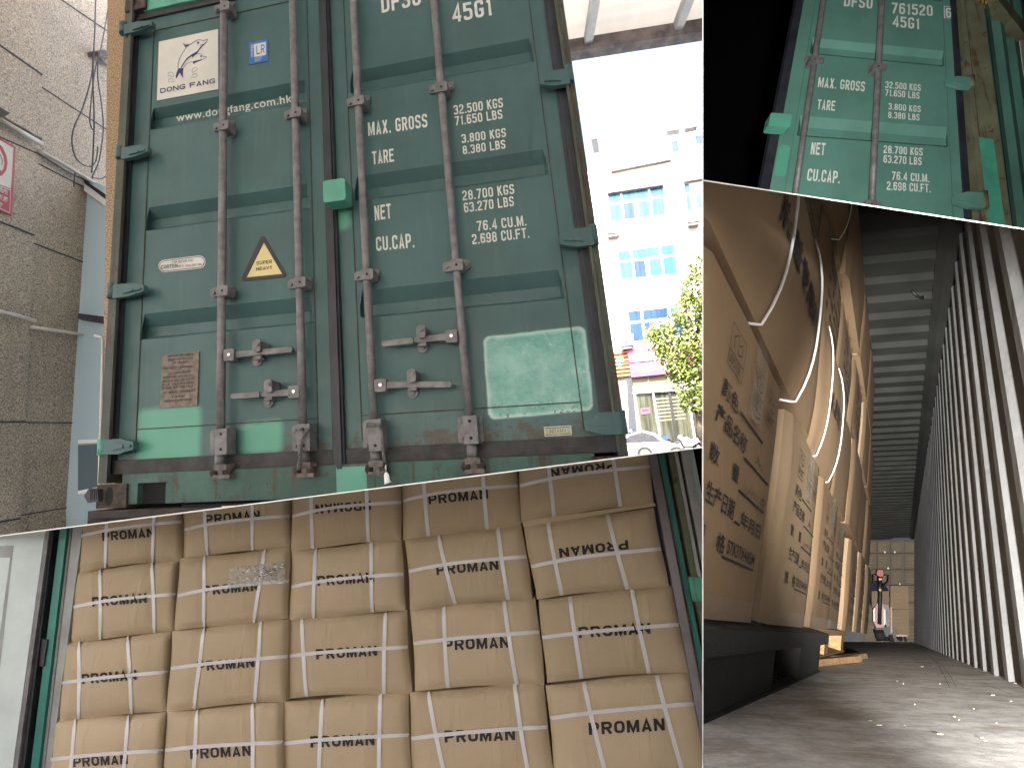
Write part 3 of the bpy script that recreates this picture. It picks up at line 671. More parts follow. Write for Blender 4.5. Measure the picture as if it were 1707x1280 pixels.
# dark chassis, block, rope and seal
CH = thing('trailer_chassis', 'dark dirty trailer chassis beam carrying the daylight green container', 'trailer', d1.P(1.2, 3.2, 0))
m = MB(); d1.rect(m, -.05, 2.725, 2.6, 2.76, -6, .07); d1.rect(m, -.05, 2.761, 2.6, 3.3, -.2, .055); m.build('cross_beam', 'chassis', CH)
m = MB(); d1.rect(m, .45, 2.712, 1.1, 2.724, -.3, .05); m.build('rub_rail', 'dark', CH)
m = MB(); u, v = D(383, 845); d1.rect(m, u - .04, v - .006, u + .06, v + .03, .0705, .074); m.build('reflector', 'yellow', CH)
m = MB(); d1.slab(m, D_ := d1.px([(140, 826), (148, 814), (164, 815), (164, 836), (146, 838)]), -.12, .06)
for k in range(5): d1.slab(m, d1.px([(149 + k * 3, 816), (150.5 + k * 3, 816), (151 + k * 3, 833), (149.4 + k * 3, 833)]), .0602, .066)
tag(m.build('rubber_buffer', 'rubber_dirty'), 'small black ribbed rubber block at the lower left corner of the daylight container', 'buffer')
m = MB(); pts = [(500, 716), (507, 722), (514, 714), (505, 727), (501, 745), (500, 765), (498, 783)]
m.tube([d1.P(*D(x, y), .088) for x, y in pts], .0075, 8)
tag(m.build('rope', 'rope'), 'frayed grey rope knotted round the second locking bar from the left', 'rope')
m = MB(); pts = [(612, 707), (620, 709), (632, 708), (637, 722), (638, 745), (641, 770)]
m.tube([d1.P(*D(x, y), .088) for x, y in pts], .0075, 8)
tag(m.build('rope', 'rope'), 'frayed grey rope hanging down the third locking bar from the left, beside the bolt seal', 'rope')
SE = thing('bolt_seal', 'white plastic bolt seal hanging from the third locking bar', 'seal', d1.P(*D(645, 805), .08))
m = MB(); m.tube([d1.P(*D(643, 774), .09), d1.P(*D(643.5, 786), .09)], .004, 8); m.build('pin', 'chrome', SE)
m = MB(); m.tube([d1.P(*D(644, 787), .09), d1.P(*D(644.3, 792), .09), d1.P(*D(645.5, 802), .09), d1.P(*D(646.5, 805), .09)], [.006, .011, .012, .016], 10); m.build('cap', 'white', SE)

# ---- bay 2: the same kind of container by torchlight, seen past its corner
CUR[0] = 2
d2 = Door(H2, F2); C2 = thing('shipping_container', 'green container lit at night, its rusty corner post and one door under a black sky', 'shipping container', d2.P(2.0, 2.0, 0))
MAT['paint_n'] = paint('night_door_paint', (), None, False, None, (.085, .2, .165))
MAT['post_n'] = rustsill('rusty_post_paint', (.1, .105, .062))
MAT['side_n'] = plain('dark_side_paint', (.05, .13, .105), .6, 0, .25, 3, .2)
d_n = leaf(d2, 1.252, 2.352, 1.352, 2.272, 'paint_n', C2, .6)
m = MB()
for u in (1.335, 2.283): d2.rect(m, u - .0015, -.4, u + .0015, VB - .03, .0003, .0025)
m.build('weld_seam', 'side_n', d_n)
m = MB(); d2.rect(m, 1.20, -.6, 1.251, 2.575, -.03, .02); m.build('centre_gasket', 'rubber', C2)
m = MB(); d2.rect(m, 2.353, -.6, 2.392, 2.56, -.03, .012); m.build('door_gasket', 'rubber', C2)
n2 = [(0, .791), (0, 1.706)]
bar(d2, C2, (D(589, 0), D(623, 692)), [(0, D(597, 168)[1]), (0, D(613, 458)[1])], -.6, 0, (D(626, 700)[1], D(626, 751)[1]), D(631, 781)[1])
bar(d2, C2, (D(723, 0), D(782, 692)), [(0, D(733, 146)[1]), (0, D(757, 443)[1])], -.6, 0, (D(782, 694)[1], D(784, 739)[1]), D(790, 777)[1])
def hp(x, y):
    q = H2.inverted() @ V((x, y, 1)); return q.x / q.z, q.y / q.z
m = MB(); u0, v0 = hp(1285, 188); u1, v1 = hp(1317, 213); d2.rrect(m, u0, v0, u1, v1, .03, .1, .012); m.build('lock_cover', 'green_bright', C2)
m = MB(); d2.rrect(m, 1.262, 1.395, 1.325, 1.58, .0005, .0015, .02); m.build('touch_up_paint', 'green_bright', C2)
marks(d2, C2, TXT + TXT_TOP)
for s_, S, E, T in (("761520", (1486, 23), (1555, 27.5), (1485.5, 4.8)), ("6", (1577, 29.5), (1586.3, 29.8), (1576.4, 13.6))):
    (u0, v0), (u1, v1), (ut, vt) = hp(*S), hp(*E), hp(*T); m = MB()
    signtext(m, s_, lambda x, y, z: d2.P(u0 + (u1 - u0) * x, v0 + (v1 - v0) * x + (vt - v0) * y, .0022 + z)); m.build('weight_marking', 'ink_white', C2)
m = MB(); stroke(m, lambda x, y: d2.P(x, y, .0025), [hp(1574, 11), (hp(1589, 12)), hp(1589.5, 31), hp(1574.5, 30.5)], .008, True); m.build('check_digit_frame', 'ink_white', C2)
for x0, x1, yc, hh in ((1618, 1580, 138, .042), (1640, 1592, 334, .045)):
    u0, v0 = hp(x0, yc); u1, v1 = hp(x1, yc - 2); hinge(d2, d_n, u0, u1, v0, hh, 'paint_n', 'post_n')
# corner post and corrugated side running away to the right
Vd = (d2.P(2.4, 1.5) - d2.P(2.4, .3)).normalized(); G = ray(2350, 560).normalized()
po = MB()
pL = [(1598, -40), (1612, 40 + 0), (1622, 200), (1634, 380), (1640, 460)]
def strip(mb, fr, left, right, w1, w0):
    vs = []
    for a, b in zip(left, right): vs += [fr.pt(*a, w1), fr.pt(*b, w1)]
    f = [(2 * i, 2 * i + 1, 2 * i + 3, 2 * i + 2) for i in range(len(left) - 1)]
    nb = len(vs); vs2 = [v - fr.N * (w1 - w0) for v in vs]
    f += [(nb + 2 * i, nb + 2 * i + 2, nb + 2 * i + 3, nb + 2 * i + 1) for i in range(len(left) - 1)]
    for i in range(len(left) - 1): f += [(2 * i, 2 * i + 2, nb + 2 * i + 2, nb + 2 * i), (2 * i + 1, nb + 2 * i + 1, nb + 2 * i + 3, 2 * i + 3)]
    return mb.add(vs + vs2, f)
m = MB(); strip(m, F2, [(1598, -30), (1648, 480)], [(1604, -30), (1659, 480)], .012, -.1); m.build('corner_post', 'post_n', C2)
m = MB(); strip(m, F2, [(1604, -30), (1659, 480)], [(1608, -30), (1665, 480)], -.012, -.1); m.build('post_groove', 'rust', C2)
m = MB(); strip(m, F2, [(1608, -30), (1665, 480)], [(1634, -30), (1700, 480)], .0, -.1); cp = m.build('corner_post', 'post_n', C2)
m = MB(); strip(m, F2, [(1626, 228), (1645, 480)], [(1656, 232), (1690, 480)], .006, .0005); m.build('touch_up_paint', 'green_night', C2)
# side wall: from the post's outer edge along G
n = 30; vs = []
top0 = (1634, -60); bot0 = (1712, 560)
a0 = F2.pt(*top0); b0 = F2.pt(*bot0); Sn = G.cross((b0 - a0).normalized()).normalized()
if Sn.dot(CW - a0) < 0: Sn.negate()
prof = []; 
for k in range(26): prof += [(k * .24, 0), (k * .24 + .07, 0), (k * .24 + .12, -.045), (k * .24 + .19, -.045)]
m = MB(); 
for s_, o in prof: vs += [a0 + G * s_ + Sn * o, b0 + G * s_ + Sn * o]
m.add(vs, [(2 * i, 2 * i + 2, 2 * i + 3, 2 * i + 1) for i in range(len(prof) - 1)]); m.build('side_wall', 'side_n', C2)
SD = Fr(a0, Sn)
m = MB(); SD.slab(m, [(1662, -20), (1648, -20), (1712, 62), (1712, 42)], -.02, .05); m.build('top_rail', 'post_n', C2)
m = MB(); SD.slab(m, [(1699, 62), (1712, 72), (1712, 150), (1706, 118)], .003, .006); m.build('company_panel', 'decal_white', C2)
hz = MB(); hb = MB()
for (x0, y0, x1, y1, hgt) in ((1634, -3, 1652, 1, 9), (1662, 19, 1691, 30, 7)):
    SD.slab(hb, [(x0, y0), (x1, y1), (x1 + 1, y1 + hgt), (x0 + 2, y0 + hgt)], .002, .004)
    for k in (0.08, .4, .72):
        X = lambda f: x0 + (x1 - x0) * f; Y = lambda f: y0 + (y1 - y0) * f
        SD.slab(hz, [(X(k + .1), Y(k + .1)), (X(k + .26), Y(k + .26)), (X(k + .16) + 1, Y(k + .16) + hgt), (X(k) + 1, Y(k) + hgt)], .0042, .0052)
hb.build('hazard_sticker', 'decal_black', C2); hz.build('hazard_stripe', 'yellow', C2)
# black box added round it to shut out daylight and stand for night
m = MB(); zz = 13.0
q = [camv((x - PX0) / FPX * zz, (y - PY0) / FPX * zz, zz) for x, y in ((1120, -120), (1800, -120), (1800, 520), (1120, 420))]
f_ = [camv((x - PX0) / FPX * 1.2, (y - PY0) / FPX * 1.2, 1.2) for x, y in ((1120, -120), (1800, -120), (1800, 520), (1120, 420))]
m.add(q + f_, [(0, 1, 2, 3), (0, 1, 5, 4), (1, 2, 6, 5)])
struct(m.build('night_enclosure', 'dark'))
# ------------------------------------------------------------------ bay 3: open container packed with strapped cartons
CUR[0] = 3
R3 = rodm(V((-0.25402450815016087, 0.11145179900255883, -0.1241454694724274))); T3 = V((-1.7441019152071051, 0.7488713455156037, 1.927012692388471))
F3 = Fr(CW + CR @ T3, CR @ (-(R3 @ V((0, 0, 1)))))
UP3 = CR @ (-(R3 @ V((0, 1, 0))))
Lc = lambda x, y: (x / 2.37, 740 + y / 2.37)
Rc = lambda x, y: (560 + x / 2.37, 740 + y / 2.37)
ordn = ['leftmost', 'second from left', 'middle', 'second from right', 'rightmost']
rown = ['top', 'second', 'third', 'bottom']
# quad TL TR BR BL, strap x fractions (top, bottom) x2, strap height, text (S, E, cap px, flipped), bulge, look
CT = {
 (0, 0): ([(140, 835), (306, 815), (302, 932), (131, 951)], (.24, .28, .70, .73), .52, (Lc(405, 383), Lc(610, 366), 15, 0), .035, 'with PROMANX'),
}
CT = {
 (0, 0): ([(142, 825), (307, 805), (302, 932), (131, 951)], (.22, .26, .70, .72), .50, (Lc(405, 383), Lc(610, 366), 15, 0), .035),
 (1, 0): ([(127.5, 952), (297, 934), (291, 1052), (114, 1070)], (.23, .30, .74, .81), .47, (Lc(365, 642), Lc(580, 626), 16, 0), .03),
 (2, 0): ([(107, 1072), (284, 1054), (279, 1184), (99, 1200)], (.14, .18, .60, .67), .5, (Lc(325, 947), Lc(540, 930), 16.5, 0), .03),
 (3, 0): ([(89, 1202), (275, 1186), (271, 1335), (80, 1345)], (.2, .17, .68, .64), .43, (Lc(290, 1275), Lc(505, 1262), 16.5, 0), .03),
 (0, 1): ([(308, 790), (485, 770), (483, 912), (304, 930)], (.16, .24, .63, .66), .62, (Lc(812, 316), Lc(1028, 297), 15, 0), .05),
 (1, 1): ([(299, 932), (483, 911), (481, 1030), (292, 1050)], (.22, .26, .77, .70), .47, (Lc(805, 597), Lc(1022, 578), 15.5, 0), .03),
 (2, 1): ([(287, 1051), (480, 1032), (478, 1166), (279, 1184)], (.27, .23, .76, .74), .46, (Lc(780, 897), Lc(1005, 880), 16.5, 0), .025),
 (3, 1): ([(278, 1186), (470, 1170), (474, 1330), (272, 1335)], (.27, .26, .75, .76), .42, (Lc(752, 1243), Lc(992, 1230), 17.5, 0), .02),
 (0, 2): ([(486, 750), (667, 730), (669, 899), (486, 916)], (.17, .20, .68, .71), .62, (Lc(1463, 224), Lc(1245, 240), 15, 1), .05),
 (1, 2): ([(486, 918), (668, 899), (677, 1016), (484, 1032)], (.22, .21, .73, .72), .49, (Lc(1255, 560), Lc(1478, 545), 16.5, 0), .03),
 (2, 2): ([(483, 1032), (678, 1016), (686, 1153), (481, 1162)], (.10, .16, .82, .79), .46, (Lc(1250, 850), Lc(1490, 835), 17, 0), .025),
 (3, 2): ([(472, 1168), (682, 1154), (684, 1315), (474, 1325)], (.31, .28, .77, .76), .43, (Lc(1227, 1198), Lc(1480, 1188), 19, 0), .025),
 (0, 3): ([(668, 735), (858, 715), (868, 879), (671, 899)], (.18, .22, .7, .72), .57, (Rc(367, 238), Rc(602, 215), 15.5, 0), .05),
 (1, 3): ([(676, 898), (870, 875), (888, 996), (684, 1014)], (.29, .38, .80, .81), .43, (Rc(398, 517), Rc(643, 495), 17, 0), .035),
 (2, 3): ([(685, 1016), (893, 994), (908, 1138), (692, 1149)], (.28, .27, .76, .80), .41, (Rc(427, 815), Rc(685, 803), 18.5, 0), .03),
 (3, 3): ([(682, 1154), (904, 1137), (926, 1300), (690, 1318)], (.14, .24, .79, .82), .46, (Rc(430, 1178), Rc(708, 1168), 20, 0), .03),
 (0, 4): ([(860, 705), (1076, 683), (1091, 838), (870, 868)], (.22, .23, .70, .73), .60, (Rc(1103, 68), Rc(845, 98), 15, 1), .05),
 (1, 4): ([(873, 875), (1090, 845), (1114, 975), (894, 997)], (.20, .20, .66, .70), .52, (Rc(1152, 378), Rc(880, 412), 15.5, 1), .03),
 (2, 4): ([(898, 998), (1119, 975), (1151, 1118), (911, 1134)], (.25, .25, .72, .72), .47, (Rc(960, 765), Rc(1243, 748), 18, 0), .03),
 (3, 4): ([(910, 1141), (1148, 1119), (1184, 1285), (926, 1308)], (.27, .33, .78, .82), .33, (Rc(1000, 1148), Rc(1300, 1130), 20.5, 0), .03),
}
CSP = {(0, 2): 'strapped carton with upside down lettering', (0, 4): 'carton lettered upside down with its lower flap showing', (1, 4): 'strapped carton with upside down lettering', (1, 1): 'strapped carton mended with shiny clear film'}
US = [(0, 0), (1, 0), (1, 1), (0, 1)]
def cloth_box(name, quad, bulge, depth, seed, straps, mat):
    H = solve8(US, quad); rnd = random.Random(seed); ph = [rnd.uniform(0, 6.28) for _ in range(8)]; jit = rnd.uniform(-.012, .012)
    def W(s, t):
        b = bulge * .75 * (1 - abs(2 * s - 1) ** 4) * (1 - abs(2 * t - 1) ** 4)
        b += .0035 * math.sin(5 * s + ph[0]) * math.sin(4 * t + ph[1]) + .002 * math.sin(17 * s + ph[2]) * math.exp(-t * 5)
        if straps:
            for a0, a1 in ((straps[0], straps[1]), (straps[2], straps[3])):
                dd = s - (a0 + (a1 - a0) * t); b -= .007 * math.exp(-(dd / .05) ** 2)
            b -= .006 * math.exp(-((t - straps[4]) / .06) ** 2)
        e = min(s, 1 - s, t, 1 - t); b -= .016 * max(0, 1 - e / .035) ** 2
        return b + jit
    def XY(s, t):
        px, py = hap(H, s, t)
        py += 1.4 * math.sin(6 * s + ph[3]) * (1 if t < .5 else .9) * abs(2 * t - 1) ** 6 + 2.2 * abs(2 * t - 1) ** 8 * (4 * (s - .5) ** 2) * (1 if t > .5 else -.2)
        px += 1.3 * math.sin(5 * t + ph[4]) * abs(2 * s - 1) ** 6
        return px, py
    def P(s, t, w=0): return F3.pt(*XY(s, t), W(s, t) + w)
    nu, nv = 26, 18; m = MB()
    vs = [P(i / nu, j / nv) for j in range(nv + 1) for i in range(nu + 1)]
    fs = [(j * (nu + 1) + i, j * (nu + 1) + i + 1, (j + 1) * (nu + 1) + i + 1, (j + 1) * (nu + 1) + i) for j in range(nv) for i in range(nu)]
    m.add(vs, fs, True)
    loop = [P(i / nu, 0) for i in range(nu + 1)] + [P(1, j / nv) for j in range(1, nv + 1)] + [P(i / nu, 1) for i in range(nu - 1, -1, -1)] + [P(0, j / nv) for j in range(nv - 1, 0, -1)]
    n = len(loop); bk = [p - F3.N * depth for p in loop]
    m.add(loop + bk, [(i, (i + 1) % n, (i + 1) % n + n, i + n) for i in range(n)] + [tuple(range(2 * n - 1, n - 1, -1))])
    return m, P, W, H
def ribbon(m, fn, pts, wd, thick=.0016):   # pts in (s,t); fn(s,t,w)
    ps = [fn(*p, .003) for p in pts]; vs = []
    for i, p in enumerate(ps):
        t = (ps[min(i + 1, len(ps) - 1)] - ps[max(i - 1, 0)]).normalized(); sd_ = t.cross(F3.N).normalized() * wd / 2
        vs += [p - sd_, p + sd_]
    n = len(ps); up = [v + F3.N * thick for v in vs]
    fs = [(2 * i, 2 * i + 1, 2 * i + 3, 2 * i + 2) for i in range(n - 1)]
    m.add(up, fs, True); m.add(vs, fs, True)
for (r, c), (quad, sx, sh, tx, bulge) in CT.items():
    mt = ('card', 'card_b', 'card', 'card')[(r * 3 + c * 5) % 4]
    m, P, W, H = cloth_box('carton', quad, bulge, .36, r * 7 + c, (*sx, sh), mt)
    q = [F3.pt(*p) for p in quad]
    extra = CSP.get((r, c), '')
    lab = (f"{extra}, {ordn[c]} in the {rown[r]} row" if extra else f"strapped brown carton, {ordn[c]} in the {rown[r]} row of the stack")
    T = thing('strapped_carton', lab, 'carton', (q[2] + q[3]) / 2, 'white strapped cartons filling the open container')
    bx = m.build('carton_body', mt, T)
    HI = H.inverted()
    S, E, cap, fl_ = tx; S = V((*S, 0)); E = V((*E, 0)); e = (E - S).normalized(); dn = V((e.y, -e.x, 0))
    m = MB()
    def fn(x, y, z=0):
        p = S + (E - S) * x + dn * cap * y * 1.0
        s, t = hap(HI, p.x, p.y); s = min(1, max(0, s)); t = min(1, max(0, t)); return F3.pt(p.x, p.y, W(s, t) + .0022 + z)
    signtext(m, 'PROMAN', fn, .76, .215, .14, {'M': .9}); m.build('printed_lettering', 'ink_black', T)
    m = MB(); w_ = .0135
    for a0, a1 in ((sx[0], sx[1]), (sx[2], sx[3])):
        m1 = MB(); ribbon(m1, P, [(a0 + (a1 - a0) * k / 16 + .006 * math.sin(k / 5 + c), max(.004, min(.996, k / 16))) for k in range(17)], w_)
        m1.build('strap', 'strap', T)
    m1 = MB(); ribbon(m1, lambda s, t, w: P(s, t, w + .0022), [(max(.004, min(.996, k / 20)), sh + (.05 if c != 9 else 0) * (abs(2 * k / 20 - 1)) ** 2 * (1 if r < 2 else .4) * (1 if k < 10 else .3)) for k in range(21)], w_ * .85)
    m1.build('strap', 'strap', T)
    if (r, c) == (0, 4):
        m = MB(); fl2 = [(871, 868), (1091, 838), (1094, 843), (872, 878)]
        m.prism([F3.pt(*p, -.004) for p in fl2], -F3.N * .2); m.build('lower_flap', 'card', T)
    if (r, c) == (1, 1):
        rf = random.Random(3); m = MB()
        m.grid(lambda a, b: P(.46 + .5 * a, .2 + .3 * b, .006 + .009 * rf.random()), 22, 10, False); m.build('film_patch', 'film', T)
        for mt_, nn, ww in (('slate', 16, .008), ('white', 26, .004)):  # white flecks paint glints on the film, slate ones its dark folds
            m = MB()
            for k in range(nn):
                a0 = rf.gauss(.8, .06) if mt_ == 'slate' else rf.uniform(.5, .95); b0 = rf.gauss(.33, .035) if mt_ == 'slate' else rf.uniform(.22, .48); da = rf.uniform(.01, .045); db = rf.uniform(-.03, .03)
                a0 = min(a0, .94); m.add([P(a0, b0, .017), P(a0 + da * .5, b0 + db + ww * 1.2, .0175), P(a0 + da, b0 + db * .6, .018), P(a0 + da * .5, b0 + db - ww, .0175)], [(0, 1, 2, 3)])
            m.build('film_crumple' if mt_ == 'slate' else 'film_glint', mt_, T)
# container mouth round the stack
zc = F3.pt(600, 1280)
C3 = thing('shipping_container', 'open container with pale inner door and teal frame, seen round the strapped carton stack', 'shipping container', zc)
def strips(px0, px1, w0, w1, mat, name, parent=None, ext=(.25, .45)):
    # strip between two slanting lines given as (top px, bottom px)
    (a, b), (c_, d_) = px0, px1
    L = lambda p, q, k: (p[0] + (q[0] - p[0]) * k, p[1] + (q[1] - p[1]) * k)
    q = [L(a, b, -ext[0]), L(c_, d_, -ext[0]), L(c_, d_, 1 + ext[1]), L(a, b, 1 + ext[1])]
    m = MB(); F3.slab(m, q, w0, w1); return m.build(name, mat, parent or C3)
lt = lambda x0, x1: ((x0, 888), (x1, 1280))
dl3 = strips(((-190, 1000), (-300, 1280)), lt(75, 21), -.03, .0, 'lining_pale', 'door')
m = MB(); F3.slab(m, [(-200, 914), (22.6, 909), (1.2, 1100), (-19, 1280), (-24, 1340), (-300, 1340)], .0004, .0008); m.build('recess', 'greywall', dl3)
m = MB(); F3.slab(m, [(-200, 934), (17, 929), (-6, 1100), (-26, 1280), (-31, 1340), (-300, 1340)], .0012, .0018); m.build('recess_panel', 'lining_pale', dl3)
strips(lt(76, 22), lt(82, 29), -.03, .022, 'zinc', 'door_edge_trim')
strips(lt(82, 29), lt(89, 40), -.05, .012, 'rubber', 'door_gasket')
strips(lt(89, 40), lt(99, 51), -.12, -.02, 'green_frame', 'corner_post')
strips(lt(94.5, 46), lt(98, 50), -.0195, -.012, 'rubber', 'post_groove')
m = MB(); F3.slab(m, [(66, 1064), (79, 1066), (72, 1111), (60, 1108)], -.0185, .006); m.build('hinge', 'rubber', C3)
strips(lt(99, 51), lt(111, 64), -.12, .0, 'green_mid', 'corner_post')
strips(lt(111, 64), ((137, 888), (84, 1280)), -.02, -.011, 'greywall', 'inner_post')
strips(lt(117, 72), ((119, 888), (73.5, 1280)), -.0105, -.008, 'mauve', 'post_seam')
strips(((125, 888), (76, 1280)), ((150, 888), (100, 1280)), -.36, -.10, 'greywall', 'inner_wall')
rt = lambda x0, x1=None: ((x0, 761), (x0 + 74, 1153))
strips(rt(1070), rt(1083), -.3, -.06, 'rubber', 'inner_wall')
strips(rt(1081), rt(1096), -.12, .0, 'mauve', 'inner_post')
strips(rt(1096), rt(1098.5), -.10, .008, 'rust', 'post_edge')
strips(rt(1099), rt(1108), -.12, .0, 'green_mid', 'corner_post')
strips(rt(1108), rt(1115), -.12, -.02, 'rust', 'post_groove')
strips(rt(1115), rt(1126), -.1, .01, 'post_n', 'corner_post')
strips(rt(1126), rt(1131), -.08, .02, 'galv', 'door_edge_trim')
strips(rt(1131), rt(1136), -.1, -.01, 'rubber', 'door_gasket')
strips(rt(1136), rt(1150), -.08, .004, 'galv', 'door_edge_trim')
strips(rt(1150), rt(1158), -.08, -.012, 'lining_pale', 'door')
m = MB(); F3.slab(m, [(1150, 961), (1168, 962), (1176, 1000), (1160, 1001)], .004, .03)
m.tube([F3.pt(1152, 961, .02), F3.pt(1160, 1001, .02)], .012); m.build('hinge', 'green_bright', C3)
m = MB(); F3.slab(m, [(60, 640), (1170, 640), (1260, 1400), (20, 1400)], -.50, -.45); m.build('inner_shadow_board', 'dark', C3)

# ------------------------------------------------------------------ bay 4: inside a half loaded container
CUR[0] = 4
nz = lambda v: v.normalized()
d4 = nz(ray(1500, 1060)); n4 = nz(CR @ V((0, -800, 420))); lat4 = n4.cross(d4)          # lat4 points left
if lat4.dot(CR @ V((1, 0, 0))) < 0: lat4.negate()                                     # now right
h4 = .1; HC = 1.9
def atH(x, y, H): r = ray(x, y); return CW + r * ((H - h4) / r.dot(n4))
B4 = atH(1687, 1138, 0); T4 = atH(1599, 373, HC); F4 = atH(1247, 1164, 0); TL4 = atH(1440, 343, HC)
v_ = TL4 - F4; v_ -= d4 * v_.dot(d4); eL = nz(v_); LW = HC / eL.dot(n4)
NL = nz(eL.cross(d4)); 
if NL.dot(lat4) < 0: NL.negate()
WL = Fr(F4, NL)
def wl(s, t, w=0.0): return F4 + d4 * s + eL * t + NL * w
def wls(x, y): p = WL.pt(x, y) - F4; return p.dot(d4), p.dot(eL)
# floor
nearF = F4.dot(d4)
m = MB(); o = CW - n4 * h4
m.add([o + d4 * a + lat4 * b for a, b in ((.25, -1.3), (.25, .9), (13.2, .9), (13.2, -1.3))], [(0, 1, 2, 3)])
fl4 = m.build('floor', 'floor'); struct(fl4)
# right wall, corrugated
e4 = T4 - B4; bl = B4.copy(); NW = nz(e4.cross(d4))
if NW.dot(lat4) > 0: NW.negate()
prof = []; s0 = -1.7 - .25 * 7
for k in range(72):
    s_ = s0 + k * .25; prof += [(s_, 0), (s_ + .06, 0), (s_ + .115, -.045), (s_ + .19, -.045)]
m = MB(); vs = []
for s_, o_ in prof:
    for k in (-.02, .5, 1.02): vs.append(bl + d4 * s_ + e4 * k + NW * o_)
m.add(vs, [f for i in range(len(prof) - 1) for f in ((3 * i, 3 * i + 3, 3 * i + 4, 3 * i + 1), (3 * i + 1, 3 * i + 4, 3 * i + 5, 3 * i + 2))])
struct(m.build('corrugated_wall', 'lining'))
# ceiling, ribbed; ribs run nearly level across
cc = nz(-(CR @ V(((-5250 - PX0) / FPX, (1060 - PY0) / FPX, 1.0))))
prof = []
for k in range(74):
    s_ = -2.3 + k * .215; prof += [(s_, 0), (s_ + .06, 0), (s_ + .085, .035), (s_ + .19, .035)]
m = MB(); vs = []
for s_, o_ in prof:
    for b in (-2.2, -.09, -.0): vs.append(T4 + d4 * s_ + cc * b + n4 * (o_ if b < -.05 else .0) )
m.add(vs, [f for i in range(len(prof) - 1) for f in ((3 * i, 3 * i + 3, 3 * i + 4, 3 * i + 1), (3 * i + 1, 3 * i + 4, 3 * i + 5, 3 * i + 2))])
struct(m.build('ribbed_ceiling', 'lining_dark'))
m = MB(); tl = lambda s_, u, w_: T4 + d4 * s_ + cc * u - n4 * w_
m.hexa([tl(-2.6, -.09, .0), tl(-2.6, .02, .0), tl(11.5, .02, .0), tl(11.5, -.09, .0)], [tl(-2.6, -.06, .04), tl(-2.6, .02, .04), tl(11.5, .02, .04), tl(11.5, -.06, .04)])
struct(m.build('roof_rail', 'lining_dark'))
m = MB(); m.tube([tl(.62, -.2, -.01), tl(.64, -.18, .02), tl(.67, -.15, .02), tl(.7, -.14, -.01)], .008, 8); tag(m.build('lashing_ring', 'darkmetal'), 'small dark lashing ring on the ribbed ceiling of the container hold', 'ring')
# outer shell so that the hold is closed
m = MB(); sh = []
for s_ in (.2, 13.4):
    sh += [o + d4 * s_ + lat4 * -1.6 - n4 * .03, o + d4 * s_ + lat4 * 1.2 - n4 * .03, o + d4 * s_ + lat4 * 1.2 + n4 * 2.2, o + d4 * s_ + lat4 * -1.6 + n4 * 2.2]
m.add(sh, [(4, 5, 6, 7), (0, 3, 7, 4), (2, 3, 7, 6), (0, 1, 5, 4), (1, 2, 6, 5)]); struct(m.build('container_shell', 'darkmetal'))

def wtext(m, txt, s_, t_, ln, hgt, w, bold=.01, shear=0, W=None):
    f = W or (lambda a, b: 0)
    text(m, txt, lambda x, y: wl(s_ + ln * x + shear * y, t_ + hgt * y, w + f(s_ + ln * x, t_ + hgt * y)), bold, 1.0)
def label_face(T, sr, tb, w, S=1.0):
    m = MB(); t_ = tb - .127
    L = [("颜色", -.43, .428, .09, .027), ("产品名称", -.44, .386, .18, .028), ("数", -.44, .331, .045, .025), ("量", -.32, .333, .04, .025), ("生产日期", -.43, .277, .15, .028), ("年月日", -.232, .275, .15, .024), ("规", -.45, .222, .045, .026), ("格", -.347, .222, .045, .026), ("57X37X44CM", -.288, .224, .188, .021), ("只", -.105, .326, .03, .022)]
    for tx, a, b, ln, hg in L: wtext(m, tx, sr + a * S, t_ + b, ln * S, hg, w, .012)
    for a, b, ln in ((-.328, .4335, .173), (-.264, .376, .196), (-.271, .321, .193), (-.268, .272, .03), (-.308, .214, .203)): m.prism([wl(sr + x * S, t_ + y, w + .0006) for x, y in ((a, b), (a + ln, b), (a + ln, b + .004), (a, b + .004))], -NL * .0005)
    for a, wd_ in ((-.429, .085), (-.266, .075), (-.154, .07)):
        fn = lambda x, y: wl(sr + (a + x * wd_) * S, t_ + .475 + .066 * y, w)
        stroke(m, fn, [(0, 0), (1, 0), (1, 1), (0, 1)], .03, True); stroke(m, fn, [(0, .36), (1, .36)], .025)
        stroke(m, fn, [(.25, .5), (.2, .75), (.4, .9), (.55, .7), (.75, .85), (.8, .6), (.6, .5), (.45, .6)], .04)
        wtext(m, "防压", sr + (a + wd_ * .15) * S, t_ + .475 + .008, wd_ * .7 * S, .014, w, .0)
    return m.build('printed_lettering', 'ink_black', T)
def hand(T, sr, tb, w, S=1.0):
    m = MB(); fn = lambda x, y: wl(sr + x * S, tb - .127 + y, w + .0004)
    P_ = [(-.26, .446), (-.225, .448), (-.205, .452), (-.235, .458), (-.2, .468), (-.22, .462)]
    stroke(m, fn, P_, .0022); stroke(m, fn, [(-.2, .386), (-.17, .4), (-.185, .405), (-.16, .392), (-.14, .4), (-.13, .392), (-.145, .388)], .0022)
    stroke(m, fn, [(-.25, .345), (-.24, .33), (-.225, .342), (-.23, .325), (-.2, .34), (-.19, .332), (-.175, .342), (-.165, .332), (-.15, .342), (-.14, .332)], .0022)
    m.build('handwriting', 'rubber', T)
